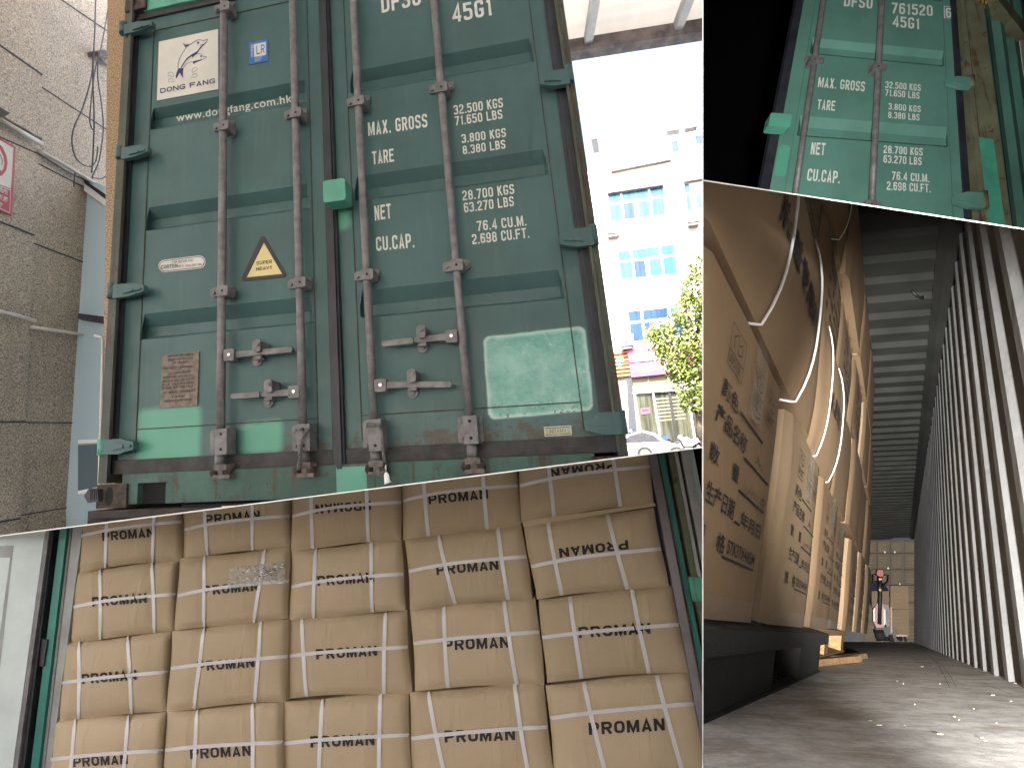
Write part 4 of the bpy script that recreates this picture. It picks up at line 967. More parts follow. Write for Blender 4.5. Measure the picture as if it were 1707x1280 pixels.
def carton4(s0, s1, t0, t1, w, kind, label, seed=0, mat='card_w', depth=.36):
    rnd = random.Random(seed); T = thing('carton', label, 'carton', wl((s0 + s1) / 2, t0, w - depth / 2), 'cartons stacked along the left side of the hold')
    bulge = .03 if kind == 'rope' else .005; Ls = s1 - s0; Lt = t1 - t0
    def W(s, t): a = abs(2 * (s - s0) / Ls - 1); b = abs(2 * (t - t0) / Lt - 1); return bulge * (1 - min(1, a) ** (2.2 if kind == 'rope' else 4)) * (1 - min(1, b) ** (3)) - .012 * max(0, (a - .93) / .07) ** 2
    m = MB(); nu, nv = 18, 14
    f = lambda a, b: wl(s0 + Ls * a, t0 + Lt * b, w + W(s0 + Ls * a, t0 + Lt * b) + .0015 * math.sin(9 * a + seed) * math.sin(7 * b))
    vs = [f(i / nu, j / nv) for j in range(nv + 1) for i in range(nu + 1)]
    m.add(vs, [(j * (nu + 1) + i, j * (nu + 1) + i + 1, (j + 1) * (nu + 1) + i + 1, (j + 1) * (nu + 1) + i) for j in range(nv) for i in range(nu)], True)
    lp = [f(i / nu, 0) for i in range(nu + 1)] + [f(1, j / nv) for j in range(1, nv + 1)] + [f(i / nu, 1) for i in range(nu - 1, -1, -1)] + [f(0, j / nv) for j in range(nv - 1, 0, -1)]
    n = len(lp); m.add(lp + [p - NL * depth for p in lp], [(i, (i + 1) % n, (i + 1) % n + n, i + n) for i in range(n)] + [tuple(range(2 * n - 1, n - 1, -1))])
    m.build('carton_body', mat, T)
    if kind == 'rope':
        for fr in (.33, .69) if Ls > .8 else (.2, .72):
            m = MB(); s_ = s0 + Ls * fr
            pts = [wl(s_ + .02 * math.sin(k / 12 * 3.14), t0 + .001 + Lt * k / 12, w + W(s_, t0 + Lt * k / 12) + .007) for k in range(13)]
            pts = [wl(s_ - .03, t0 - .002, w - .05), wl(s_ - .01, t0 - .003, w)] + pts; m.tube(pts, .002 if Ls < .8 else .0026, 8); m.build('white_strap', 'white', T)
        m = MB()
        wtext(m, "瓶盖专用箱", s0 + Ls * .27, t0 + Lt * .40, Ls * .44, Lt * .15, .003 + w, .022, .015, W); m.build('printed_lettering', 'ink_black', T)
    elif kind == 'label':
        label_face(T, s1, t0, w + bulge + .002, min(1, Ls / .57)); hand(T, s1, t0, w + bulge + .003, min(1, Ls / .57))
        m = MB(); m.grid(lambda a, b: wl(s0 + Ls * a, t0 + .001 + .035 * b, w + bulge * .6 + .004 + .003 * rnd.random()), 20, 3, False); m.build('clear_film', 'film_thin', T)
        m = MB(); m.grid(lambda a, b: wl(s0 + Ls * (.5 + .16 * a), t1 - .14 + .139 * b, w + bulge + .0035 + .0006 * rnd.random()), 5, 6, False); m.build('clear_tape', 'film_thin', T)
    return T
names1 = ['nearest, cut by the picture edge', 'second from the front', 'third from the front', 'fourth from the front', 'fifth from the front', 'sixth from the front', 'seventh from the front', 'deepest']
e1 = [-.565, .10, .767, 1.435, 2.10, 2.77, 3.43, 4.1]
for i in range(8):
    carton4(e1[i], e1[i] + .565, .127, (.588, .592, .6, .60, .585, .6, .595, .58)[i], (-.005, -.005, -.01, -.03, -.01, .0, .01, -.02)[i] , 'label', f'carton with printed Chinese lettering in the lowest tier, {names1[i]}', 10 + i, 'card_w' if i % 2 == 0 else 'card_y')
e2 = [-1.2, -.64, .40, 1.05, 1.7, 2.4, 3.1, 3.8]
for i in range(7):
    k = ('rope' if i in (1, 2) else 'plain')
    carton4(e2[i] + .004, e2[i + 1] - .006, .602, (1.02, 1.035, 1.03, 1.0, 1.02, 1.02, 1.0)[i], (-.02, .0, -.01, -.01, .0, -.01, .0)[i], k, f'bulging carton {"without straps" if k == "plain" else "in thin white straps"} in the second tier, {names1[i]}', 30 + i, 'card_y' if i == 0 else 'card_w')
e3 = [-.8, -.2, .42, 1.03, 1.64, 2.25, 2.86, 3.5]
for i in range(7):
    carton4(e3[i] + .004, e3[i + 1] - .012, 1.04, (1.42, 1.42, 1.40, 1.42, 1.43, 1.41, 1.4)[i], (-.05, -.04, -.03, -.03, -.02, .0, 0)[i], 'label' if i < 5 else 'plain', f'brown carton in the third tier above the floor, {names1[i]}', 50 + i, 'card_y' if i % 2 else 'card_w')
e4_ = [-.7, .1, .85, 1.6, 2.3, 3.0]
for i in range(5):
    carton4(e4_[i] + .004, e4_[i + 1] - .01, 1.43, 1.80, (-.03, -.02, .0, 0, .0)[i], 'rope' if i == 1 else 'plain', f'brown carton in the fourth tier above the floor, {names1[i]}', 70 + i, 'card_w')
e5 = [.3, 1.0, 1.7, 2.4, 3.1]
for i in range(4):
    carton4(e5[i] + .004, e5[i + 1] - .012, 1.81, 1.99, -.02, 'plain', f'carton in the topmost tier under the ribbed ceiling, {names1[i]}', 90 + i, 'card_w')
# pallets
PB = thing('plastic_pallet', 'black plastic pallet under the nearest lettered cartons in the hold', 'pallet', wl(0, 0, -.3))
def wbox(m, s0, s1, t0, t1, w0, w1): 
    q = lambda w_: [wl(s0, t0, w_), wl(s1, t0, w_), wl(s1, t1, w_), wl(s0, t1, w_)]
    return m.hexa(q(w0), q(w1))
m = MB(); wbox(m, -1.3, .93, .092, .124, -.5, .03); wbox(m, -1.3, .93, .088, .0915, -.5, .02); m.build('deck', 'plastic_black', PB)
for a, b in ((-1.3, .13), (.47, .9)):
    m = MB(); wbox(m, a, b, .012, .0875, -.1, .014); wbox(m, a, b, .012, .0875, -.5, -.35); m.build('leg', 'plastic_black', PB)
m = MB(); wbox(m, .125, .475, .012, .088, -.34, -.32); m.build('dark_opening', 'dark', PB)
m = MB(); wbox(m, -1.3, .9, .0, .0115, -.12, .018)
for k in range(6): wbox(m, .14 + k * .055, .17 + k * .055, .0116, .015, -.09, -.0)
m.build('runner', 'plastic_black', PB)
PW = thing('wooden_pallet', 'low wooden pallet under the cartons behind the black pallet', 'pallet', wl(1.6, 0, -.3))
m = MB(); wbox(m, 1.0, 2.6, .098, .122, -.5, -.03); m.build('deck_board', 'wood', PW)
for a in (1.02, 1.6, 2.4): m = MB(); wbox(m, a, a + .16, .018, .0975, -.5, -.04); m.build('block', 'wood', PW)
m = MB(); wbox(m, 1.0, 2.6, 0, .0175, -.14, -.035); m.build('runner', 'wood', PW)
for i, (x, y, a, l) in enumerate(((1385, 1101, .2, .3), (1418, 1095, .1, .26))):
    p = atH(x, y, .014); m = MB(); ax = (nz(d4 + lat4 * a), nz(lat4 - d4 * a), n4); m.box(p, (l, .03, .011), ax)
    tag(m.build('wood_slat', 'wood'), ('darker wooden slat lying on the floor beside the wooden pallet', 'short pale wooden slat lying out on the floor past the wooden pallet')[i], 'slat')
# splinters and scraps on the floor
m = MB(); rs = random.Random(5)
for k in range(26):
    x = rs.uniform(1420, 1707); y = rs.uniform(1082, 1240); p = atH(x, y, .002)
    a = rs.uniform(0, 3); sc_ = rs.choice((.6, .8, 1, 2.2)) * (.5 + (p - CW).length * .16); ax = (nz(d4 * math.sin(a) * .3 + lat4 * math.cos(a)), nz(lat4 * -math.sin(a) * .3 + d4), n4)
    m.box(p, (.002 * sc_, .0005, .0004), ax)
struct(tag(m.build('wood_splinters', 'splinter'), 'pale wood splinters scattered over the scuffed floor', 'debris'), 'stuff')
m = MB(); fn = lambda x, y: atH(x, y, .0025)
def flo_stroke(pts, wd):
    P = [V(p) for p in pts]; L = []; 
    for i, p in enumerate(P):
        q = wd * (p.y - 1058) / 150; L.append((p.x - q, p.y)); 
    R_ = [(p.x + wd * (p.y - 1058) / 150, p.y) for p in P]
    n = len(P); m.add([fn(*p) for p in L] + [fn(*p) for p in R_], [(i, i + 1, i + 1 + n, i + n) for i in range(n - 1)])
flo_stroke([(1523, 1080), (1548, 1092), (1563, 1106), (1574, 1125), (1583, 1146)], .9)
flo_stroke([(1553, 1096), (1572, 1110), (1585, 1128), (1594, 1145)], .7)
flo_stroke([(1638, 1137), (1660, 1146), (1687, 1158)], .8)
tag(m.build('scuff_mark', 'rust'), 'dark curved scuff lines worn across the hold floor', 'scuff'); 
m = MB()
for x, y in ((1620, 1096), (1680, 1118)):
    p = atH(x, y, .0); m.tube([p, p + n4 * .03 + lat4 * .01, p + n4 * .045 + d4 * .03, p + n4 * .02 + d4 * .05, p + d4 * .05], .007, 8)
tag(m.build('lashing_ring', 'zinc_dark'), 'bent steel lashing rings at the foot of the corrugated wall', 'ring')
# far end of the hold
FE = Fr(CW + d4 * 12.9, -d4)
m = MB(); FE.slab(m, [(1380, 700), (1700, 700), (1700, 1075), (1380, 1075)], -.3, -.2); struct(m.build('end_wall', 'darkmetal'))
ys = [902, 922, 949, 975, 1004, 1036, 1069]; xs = [1440, 1462, 1484.5, 1507.5, 1531, 1560]
cn = ['leftmost', 'second from left', 'middle', 'second from right', 'rightmost']; tn = ['top', 'second', 'third', 'fourth', 'fifth', 'bottom']
for r in range(6):
    for c in range(5):
        q = [(xs[c] + .5, ys[r] + .5), (xs[c + 1] - .4, ys[r] + .5), (xs[c + 1] - .4, ys[r + 1] - .4), (xs[c] + .5, ys[r + 1] - .4)]
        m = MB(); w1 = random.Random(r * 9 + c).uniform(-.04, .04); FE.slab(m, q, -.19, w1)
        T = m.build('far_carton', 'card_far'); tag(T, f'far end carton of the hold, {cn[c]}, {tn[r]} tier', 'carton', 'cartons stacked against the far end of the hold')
        m = MB()
        for k in range(4):
            y = q[0][1] + (q[2][1] - q[0][1]) * (.25 + .17 * k); x0 = q[0][0] + 3
            FE.slab(m, [(x0, y), (q[1][0] - 5 - (k % 2) * 3, y), (q[1][0] - 5 - (k % 2) * 3, y + 1.1), (x0, y + 1.1)], w1 + .002, w1 + .004)
        m.build('printed_lettering', 'plate', T)
        rr_ = random.Random(r * 5 + c + 2)
        if rr_.random() < .4:
            m = MB(); x = rr_.uniform(q[0][0] + 4, q[1][0] - 4); FE.slab(m, [(x, q[2][1] - 3), (x + 2.4, q[2][1] - 3), (x + 2, q[2][1]), (x, q[2][1] - .5)], w1 + .01, w1 + .03); m.build('tape_scrap', 'white', T)
# cartons on the forks, pallet jack, person
FJ = Fr(CW + d4 * 11.3, -d4)
FK = Fr(CW + d4 * 11.9, -d4)
for i, (x0, y0, x1, y1, lb) in enumerate(((1484, 976, 1514, 1015, 'upper brown carton riding on the forks of the orange pallet jack'), (1484, 1015.5, 1515, 1060, 'lower brown carton riding on the forks of the orange pallet jack'), (1453, 985, 1482, 1012, 'small brown carton behind the lever of the orange pallet jack'))):
    m = MB(); FK.slab(m, [(x0, y0), (x1, y0), (x1 + .6, y1), (x0 + .3, y1)], -.4, 0 if i < 2 else -.25); T = m.build('far_carton', 'card_y'); tag(T, lb, 'carton')
    m = MB()
    for k in range(4): FK.slab(m, [(x0 + 5, y0 + 7 + k * 6), (x0 + 20 - k % 2 * 4, y0 + 7 + k * 6), (x0 + 20 - k % 2 * 4, y0 + 8.6 + k * 6), (x0 + 5, y0 + 8.6 + k * 6)], (0 if i < 2 else -.25) + .002, (0 if i < 2 else -.25) + .005)
    m.build('printed_lettering', 'plate', T)
PJ = thing('pallet_jack', 'orange and black electric pallet jack at the far end of the hold', 'pallet jack', FJ.pt(1475, 1067))
kx = lambda x, y: (1430 + x / 5.82, 880 + y / 5.82)
def J(name, mat, pts, w0, w1, par=None): m = MB(); FJ.slab(m, [kx(*p) for p in pts], w0, w1); return m.build(name, mat, par or PJ)
m = MB(); m.tube([FJ.pt(*kx(217, 430), .1), FJ.pt(*kx(217, 640), .06), FJ.pt(*kx(210, 930), .16)], .028, 10); J_l = m.build('lever', 'darkmetal', PJ)
J('handle_head', 'red', [(190, 408), (240, 405), (250, 450), (235, 470), (195, 465), (183, 440)], .05, .15)
m = MB()
for s_ in ((-1, 180, 150), (1, 250, 300)):
    m.tube([FJ.pt(*kx(217, 450), .1), FJ.pt(*kx(s_[2], 455), .1), FJ.pt(*kx(s_[2] - s_[0] * 4, 520), .1), FJ.pt(*kx(217, 590), .1)], .014, 8)
m.build('handle_loop', 'darkmetal', J_l)
J('tag', 'yellow', [(204, 485), (232, 485), (232, 505), (204, 505)], .13, .14, J_l); J('tag', 'yellow', [(205, 575), (230, 575), (228, 610), (206, 610)], .1, .11, J_l)
J('hood', 'redorange', [(150, 780), (190, 738), (240, 740), (270, 790), (272, 900), (255, 960), (180, 965), (150, 900)], -.25, .02)
J('hood_stripe', 'white', [(148, 790), (165, 770), (168, 900), (150, 905)], .022, .04); J('hood_stripe', 'white', [(250, 780), (270, 800), (272, 930), (252, 940)], .022, .04)
J('hood_ridge', 'redorange', [(180, 745), (205, 742), (205, 940), (178, 935)], .022, .07)
J('side_cover', 'zinc', [(235, 735), (290, 745), (312, 790), (312, 960), (275, 960), (275, 800)], -.3, -.01)
J('upper_trim', 'zinc', [(135, 740), (200, 728), (200, 740), (140, 752)], -.1, .0)
J('side_bar', 'redorange', [(316, 762), (332, 762), (334, 1015), (318, 1020)], -.05, .05)
J('chassis', 'darkmetal', [(170, 966), (340, 950), (378, 990), (372, 1060), (175, 1040)], -.4, .0)
m = MB(); a_ = FJ.pt(*kx(175, 1040), .12); b_ = FJ.pt(*kx(265, 1040), .12); m.tube([a_, b_], .085, 16); m.build('drive_wheel', 'tyre', PJ)
m = MB(); m.tube([FJ.pt(*kx(305, 1068), .08), FJ.pt(*kx(345, 1068), .08)], .05, 14); m.build('castor', 'tyre', PJ)
J('forks', 'redorange', [(290, 1030), (480, 1035), (480, 1050), (290, 1050)], -1.2, -.42)
m = MB(); m.tube([FK.pt(*kx(450, 1068), -.1), FK.pt(*kx(470, 1068), -.1)], .05, 14); m.build('load_wheel', 'tyre', PJ)
# person bending behind the jack
FP = Fr(CW + d4 * 12.4, -d4); sc4 = 11.65 * .72 / 800
def fig():
    rt_ = FP.pt(1487, 1068); R_ = lat4; U_ = n4; D_ = d4
    q = lambda a, b, c: rt_ + R_ * a + U_ * b + D_ * c
    J_ = {'pel': (q(.02, .56, .12), .14), 'sp': (q(-.01, .74, .04), .15), 'ch': (q(-.04, .92, -.04), .17), 'ne': (q(-.075, 1.03, -.09), .06), 'hd': (q(-.11, 1.18, -.12), .09), 'ht': (q(-.11, 1.26, -.12), .07),
          'ls': (q(-.2, .95, -.05), .075), 'le': (q(-.27, .78, -.16), .05), 'lh': (q(-.2, .72, -.28), .035), 'rs': (q(.12, .95, -.02), .075), 're': (q(.18, .76, -.12), .05), 'rh': (q(.08, .72, -.24), .035),
          'lk': (q(-.08, .36, -.08), .085), 'lf': (q(-.07, .05, .06), .05), 'lt': (q(-.07, .03, -.1), .04), 'rk': (q(.14, .36, -.04), .085), 'rf': (q(.13, .05, .1), .05), 'rt': (q(.13, .03, -.06), .04)}
    E_ = [('pel', 'sp'), ('sp', 'ch'), ('ch', 'ne'), ('ne', 'hd'), ('hd', 'ht'), ('ch', 'ls'), ('ls', 'le'), ('le', 'lh'), ('ch', 'rs'), ('rs', 're'), ('re', 'rh'), ('pel', 'lk'), ('lk', 'lf'), ('lf', 'lt'), ('pel', 'rk'), ('rk', 'rf'), ('rf', 'rt')]
    ks = list(J_); me = bpy.data.meshes.new('person'); P0 = rt_
    me.from_pydata([tuple(J_[k][0] - P0) for k in ks], [(ks.index(a), ks.index(b)) for a, b in E_], [])
    ob = bpy.data.objects.new('person', me); COL.objects.link(ob); ob.location = P0; ob.modifiers.new('s', 'SKIN'); sm = ob.modifiers.new('u', 'SUBSURF'); sm.levels = 2; sm.render_levels = 2
    for i, k in enumerate(ks): me.skin_vertices[0].data[i].radius = (J_[k][1], J_[k][1]); 
    me.skin_vertices[0].data[0].use_root = True
    bpy.context.view_layer.update(); m2 = bpy.data.meshes.new_from_object(ob.evaluated_get(bpy.context.evaluated_depsgraph_get()))
    ob.modifiers.clear(); ob.data = m2; m2.materials.clear()
    for k in ('navy', 'skin'): m2.materials.append(MAT[k])
    hd = J_['ne'][0] - P0; hands = [J_['lh'][0] - P0, J_['rh'][0] - P0]
    for p in m2.polygons:
        c = p.center; p.use_smooth = True
        p.material_index = 1 if (c - hd).dot(n4) > .01 or min((c - h_).length for h_ in hands) < .06 else 0
    tag(ob, 'person in a navy jacket bending behind the orange pallet jack', 'person'); ob['bay'] = 4
    m = MB(); m.ball(J_['hd'][0] + n4 * .035 + d4 * .015, .098, 14, (1, 1, .95), (lat4, d4, n4)); hr = m.build('hair', 'hair'); 
    hr.parent = ob; hr.data.transform(Matrix.Translation(-P0))
fig()
# ------------------------------------------------------------------ bay 1 surroundings
CUR[0] = 1
# stone clad wall on the left, running away beside the container
wd = ray(888, 703); wd.z = 0; wd.normalize(); NWL = V((wd.y, -wd.x, 0))
if NWL.dot(CW - camv(-1.5, 0, 3)) < 0: NWL.negate()
o1 = CW + ray(151, 400) * 4.2
FW = Fr(o1, NWL)
SW = thing('stone_clad_wall', 'grey brown granite clad building wall running back on the left', 'wall', FW.pt(60, 900))
def wslab(name, mat, px, w0, w1, par): m = MB(); FW.slab(m, px, w0, w1); return m.build(name, mat, par)
seam = [(84, -400), (76, -40), (70, 130), (65, 250), (57, 400), (51, 530), (37, 800), (30, 960)]
wslab('cladding', 'granite', [(-120, -400)] + seam + [(-120, 1000)], -.3, .035, SW)
edge = [(230, -400), (196, -40), (186, 120), (179, 312), (151, 306), (151, 340), (146, 530), (141, 700), (135, 870), (132, 960)]
wslab('cladding', 'granite', [seam[0]] + edge + seam[::-1][:-1], -.3, 0, SW)
m = MB()
for a, b in (((-60, 34), (70, 125)), ((-60, 346), (56, 392)), ((-60, 704), (41, 703)), ((-60, 880), (33, 864))): 
    F = FW; p, q = F.pt(*a, .036), F.pt(*b, .036); m.tube([p, q], .008, 4, False)
for a, b in (((70, 146), (180, 218)), ((62, 272), (151, 318)), ((57, 406), (149, 441)), ((42, 704), (140, 705)), ((32, 859), (136, 842)), ((76, -18), (183, 55)), ((-60, 202), (66, 258))):
    w_ = .001 if a[0] > -10 else .036; m.tube([FW.pt(*a, w_), FW.pt(*b, w_)], .006, 4, False)
m.build('panel_joint', 'slate', SW)
PI = thing('stone_pillar', 'golden granite pillar between the wall and the daylight container', 'pillar', FW.pt(178, 900, -.6))
FPi = Fr(V((-.10, .35, 0)), V((0, -1, 0)))
m = MB(); FPi.slab(m, [(182, -300), (222, -300), (200, 480), (190, 900), (164, 900), (166, 820), (171, 646), (175, 430)], -.35, 0); m.build('shaft', 'granite2', PI)
m = MB(); FPi.slab(m, [(206, -60), (214, -60), (199, 280), (196, 280)], .002, .01); m.build('edge_trim', 'granite2', PI)
# window strip beyond the wall
WN = thing('office_window', 'narrow bluish office window strip between the granite wall and the container', 'window', FW.pt(160, 860, -1.5))
FWn = Fr(V((-.35, 1.6, 0)), V((.2, -1, 0)))
def wn(name, mat, px, w0, w1): m = MB(); FWn.slab(m, px, w0, w1); return m.build(name, mat, WN)
wn('pane', 'win_left', [(110, 280), (215, 330), (215, 900), (110, 900)], -.05, 0)
wn('upper_frame', 'frame_white', [(140, 318), (215, 372), (215, 364), (140, 306)], .001, .05); wn('upper_frame', 'darkmetal', [(140, 300), (215, 350), (215, 362), (140, 305)], .055, .08)
wn('mullion', 'slate', [(130, 522), (190, 530), (190, 541), (130, 531)], .002, .05); wn('sill_rail', 'frame_white', [(130, 733), (190, 731), (190, 737), (130, 739)], .002, .05)
wn('lower_pane', 'win_dim', [(130, 742), (190, 740), (190, 812), (130, 820)], .0005, .004); wn('sill_rail', 'frame_white', [(130, 818), (190, 806), (190, 812), (130, 824)], .05, .09)
tag(wslab('window_ledge', 'concrete', [(130, 838), (172, 832), (172, 900), (130, 900)], -1.2, -.9, None), 'pale concrete ledge at the foot of the wall beside the chassis', 'ledge')
# conduits
def pipe(name, lab, cat, pts, r, mat='pvc', w=.05, grp=None):
    m = MB(); m.tube([FW.pt(x, y, w) for x, y in pts], r, 10); return tag(m.build(name, mat), lab, cat, grp)
pipe('conduit_pipe', 'thick white conduit high on the wall, ending above the no smoking sign', 'pipe', [(2, 201), (36, 221), (70, 241)], .018, w=.08)
pipe('conduit_pipe', 'thin dark pipe clipped along the upper edge of the short white conduit', 'pipe', [(6, 196), (38, 215), (69, 232)], .009, 'beam', .085)
pipe('conduit_pipe', 'long white conduit sloping down to the pillar below the hanging cables', 'pipe', [(66, 252), (110, 276), (150, 301), (178, 317)], .016)
pipe('conduit_pipe', 'thin grey pipe just under the long sloping white conduit', 'pipe', [(66, 258), (110, 285), (150, 305)], .008, 'zinc', .03)
pipe('conduit_pipe', 'short white pipe low on the left end of the wall', 'pipe', [(-40, 511), (0, 519), (30, 526), (59, 535)], .013, w=.07)
pipe('conduit_pipe', 'white pipe crossing the lower granite wall towards the window strip', 'pipe', [(51, 545), (100, 552), (140, 558), (162, 561)], .013, w=.04)
m = MB(); m.tube([FPi.pt(x, y, .05) for x, y in ((158, 560), (169, 562), (171.5, 566), (170, 640), (168, 720), (165.5, 800), (164.5, 840))], .0075, 8); tag(m.build('conduit_pipe', 'pvc'), 'white pipe turning down the pillar foot beside the container corner', 'pipe')
# floodlight
FLD = thing('floodlight', 'black floodlight at the left edge above the short white conduit', 'lamp', FW.pt(0, 190, .1))
m = MB(); FW.slab(m, [(-30, 168), (0, 179), (17, 189), (6, 196), (-30, 200)], .05, .2); m.build('housing', 'darkmetal', FLD)
m = MB(); FW.slab(m, [(-28, 182), (2, 185), (12, 189), (4, 193), (-28, 196)], .201, .206); m.build('lens', 'shopglass', FLD)
# sign
NS = thing('no_smoking_sign', 'red and white no smoking sign with Chinese characters at the left edge', 'sign', FW.pt(5, 360, .05))
def sg_(name, mat, px, w0, w1): m = MB(); FW.slab(m, px, w0, w1); return m.build(name, mat, NS)
sg_('board', 'red', [(-70, 190), (24, 244), (26, 247), (20, 360), (-70, 320)], .04, .05)
sg_('white_field', 'decal_white', [(-64, 197), (22.5, 247), (18, 315), (-64, 283)], .0505, .0515)
sg_('white_line', 'decal_white', [(-64, 284.5), (18.2, 316.5), (16.5, 356), (-64, 318)], .0505, .0508)
sg_('red_field', 'red', [(-64, 286), (17.4, 318), (15.8, 354), (-64, 316)], .051, .052)
m = MB(); stroke(m, lambda x, y: FW.pt(x, y, .0522), [(-16 + 26 * math.cos(a * .3927) * (1 + 0 * a), 262 + 30 * math.sin(a * .3927) + 10 * math.cos(a * .3927)) for a in range(16)], 5.5, True); m.build('red_ring', 'red', NS)
m = MB(); stroke(m, lambda x, y: FW.pt(x, y, .0532), [(-36, 236), (2, 290)], 5); m.build('red_bar', 'red', NS)
m = MB(); stroke(m, lambda x, y: FW.pt(x, y, .0524), [(-8, 252), (-2, 254), (2, 262), (4, 268), (3.4, 276)], 1.2); stroke(m, lambda x, y: FW.pt(x, y, .0524), [(-30, 262), (-4, 274)], 4); m.build('cigarette', 'ink_black', NS)
m = MB()
for s_, S, E, T in (("公共场所", (-17, 311), (13, 325), (-17, 303)), ("禁止吸烟", (-17, 324), (12.5, 337), (-17, 316)), ("请遵守", (-18, 336), (4, 346), (-18, 328))):
    pxtext(m, FW, s_, S, E, T, .0535, .02)
m.build('lettering', 'ink_white', NS)
# cables and bracket
BR = thing('cable_bracket', 'weathered wooden bracket holding cables at the top of the pillar', 'bracket', FW.pt(175, 95, .2))
m = MB(); FW.slab(m, [(163, 86), (172, 83), (199, 92), (199, 96), (166, 94)], .0, .1); m.build('shelf', 'beam', BR)
m = MB(); m.tube([FW.pt(160, 92, .05), FW.pt(176, 108, .02), FW.pt(181, 112, .02)], .01, 8); m.build('stay', 'beam', BR)
def cable(lab, pts, r=.006, mat='cable', w=.12):
    m = MB(); P = []
    for i in range(len(pts) - 1):
        p0 = pts[max(0, i - 1)]; p1 = pts[i]; p2 = pts[i + 1]; p3 = pts[min(len(pts) - 1, i + 2)]
        for k in range(5):
            t = k / 5; P.append(tuple(.5 * (2 * p1[j] + (p2[j] - p0[j]) * t + (2 * p0[j] - 5 * p1[j] + 4 * p2[j] - p3[j]) * t * t + (3 * p1[j] - p0[j] - 3 * p2[j] + p3[j]) * t ** 3) for j in (0, 1)))
    P.append(pts[-1]); m.tube([FW.pt(x, y, w) for x, y in P], r, 6); tag(m.build('hanging_cable', mat), lab, 'cable')
cable('black cable looping lowest round the left side of the hanging bundle', [(157, 80), (152, 130), (138, 180), (124, 211), (120, 235), (124, 258), (134, 272), (150, 278), (160, 268), (163, 245)], .005)
cable('blue grey cable dropping straight from the roof beside the bracket', [(160, -20), (158, 50), (156, 90), (155, 140), (157, 200), (155, 260), (153, 288)], .0055, 'slate')
cable('black cable swinging right of the bundle down to the long conduit', [(164, 86), (163, 130), (170, 180), (172, 220), (165, 268), (155, 292), (154, 298)], .0045)
cable('thin black cable crossing from the roof over the pillar top', [(184, -10), (176, 40), (168, 82), (158, 120), (150, 190), (152, 212), (159, 220)], .0045)
cable('thin cable drooping across the pillar onto the container side', [(155, 296), (170, 298), (185, 285), (197, 268), (199, 262)], .0045)
cable('thin brown cable hanging in front of the pillar face', [(189, 92), (190, 120), (196, 145), (201, 168)], .0035, 'beam', .2)
cable('short cable tail poking down under the long conduit', [(125, 288), (124, 298), (123, 312)], .004)
# roof of the loading bay
CZ = 5.4
def at_z(x, y, z): r = ray(x, y); return CW + r * ((z - CW.z) / r.z)
A_, B_ = at_z(950, 103, CZ), at_z(1170, 69, CZ); dr_ = (B_ - A_).normalized(); pr = V((dr_.y, -dr_.x, 0))
CN = thing('loading_bay_canopy', 'translucent white loading bay roof with a weathered steel edge beam at the upper right', 'canopy', A_ - V((0, 0, CZ)))
LA = (-.38 - A_.x) / dr_.x
P = lambda a, b, z=0: A_ + dr_ * a + pr * b + V((0, 0, z))
if pr.y > 0: pr = -pr
m = MB(); m.hexa([P(LA, -.1, .16), P(9, -.1, .16), P(9, 9, .3), P(LA, 9, .3)], [P(LA, -.1, .17), P(9, -.1, .17), P(9, 9, .31), P(LA, 9, .31)]); m.build('roof_sheet', 'roof', CN)
ysp = min(at_z(x, -12, CZ + .16).y for x in range(0, 420, 10)); print('split', ysp, LA, A_)
m = MB(); m.hexa([V((-6, ysp, CZ + .19)), V((.9, ysp, CZ + .19)), V((.9, -4.6, CZ + .21)), V((-6, -4.6, CZ + .21))], [V((-6, ysp, CZ + .2)), V((.9, ysp, CZ + .2)), V((.9, -4.6, CZ + .22)), V((-6, -4.6, CZ + .22))]); m.build('roof_sheet', 'roof', CN)  # out-of-view roof sheet added to keep the sun off the doors
m = MB(); m.hexa([P(LA, 0, 0), P(9, 0, 0), P(9, .12, 0), P(LA, .12, 0)], [P(LA, 0, .15), P(9, 0, .15), P(9, .12, .15), P(LA, .12, .15)]); m.build('edge_beam', 'beam', CN)
for (x0, y0), (x1, y1) in (((993.7, 0), (980.6, 79)), ((1151, 0), (1125, 67.5))):
    a, b = at_z(x1, y1, CZ + .05), at_z(x0, y0, CZ + .05); d_ = (b - a).normalized(); m = MB(); s_ = V((d_.y, -d_.x, 0))
    m.hexa([a - s_ * .04, a + s_ * .04, a + s_ * .04 + d_ * 9, a - s_ * .04 + d_ * 9], [v + V((0, 0, .1)) for v in (a - s_ * .04, a + s_ * .04, a + s_ * .04 + d_ * 9, a - s_ * .04 + d_ * 9)]); m.build('rafter', 'galv', CN)
m = MB()
for k in range(9): m.hexa([P(LA, .9 + k * 1.0, .1), P(9, .9 + k * 1.0, .1), P(9, .95 + k * 1.0, .1), P(LA, .95 + k * 1.0, .1)], [P(LA, .9 + k * 1.0, .15), P(9, .9 + k * 1.0, .15), P(9, .95 + k * 1.0, .15), P(LA, .95 + k * 1.0, .15)])
m.build('purlins', 'galv', CN)
for a, b in ((8.6, 8.5),):
    m = MB(); m.box(P(a, b) - V((0, 0, CZ / 2)), (.09, .09, CZ / 2)); m.build('post', 'beam', CN)
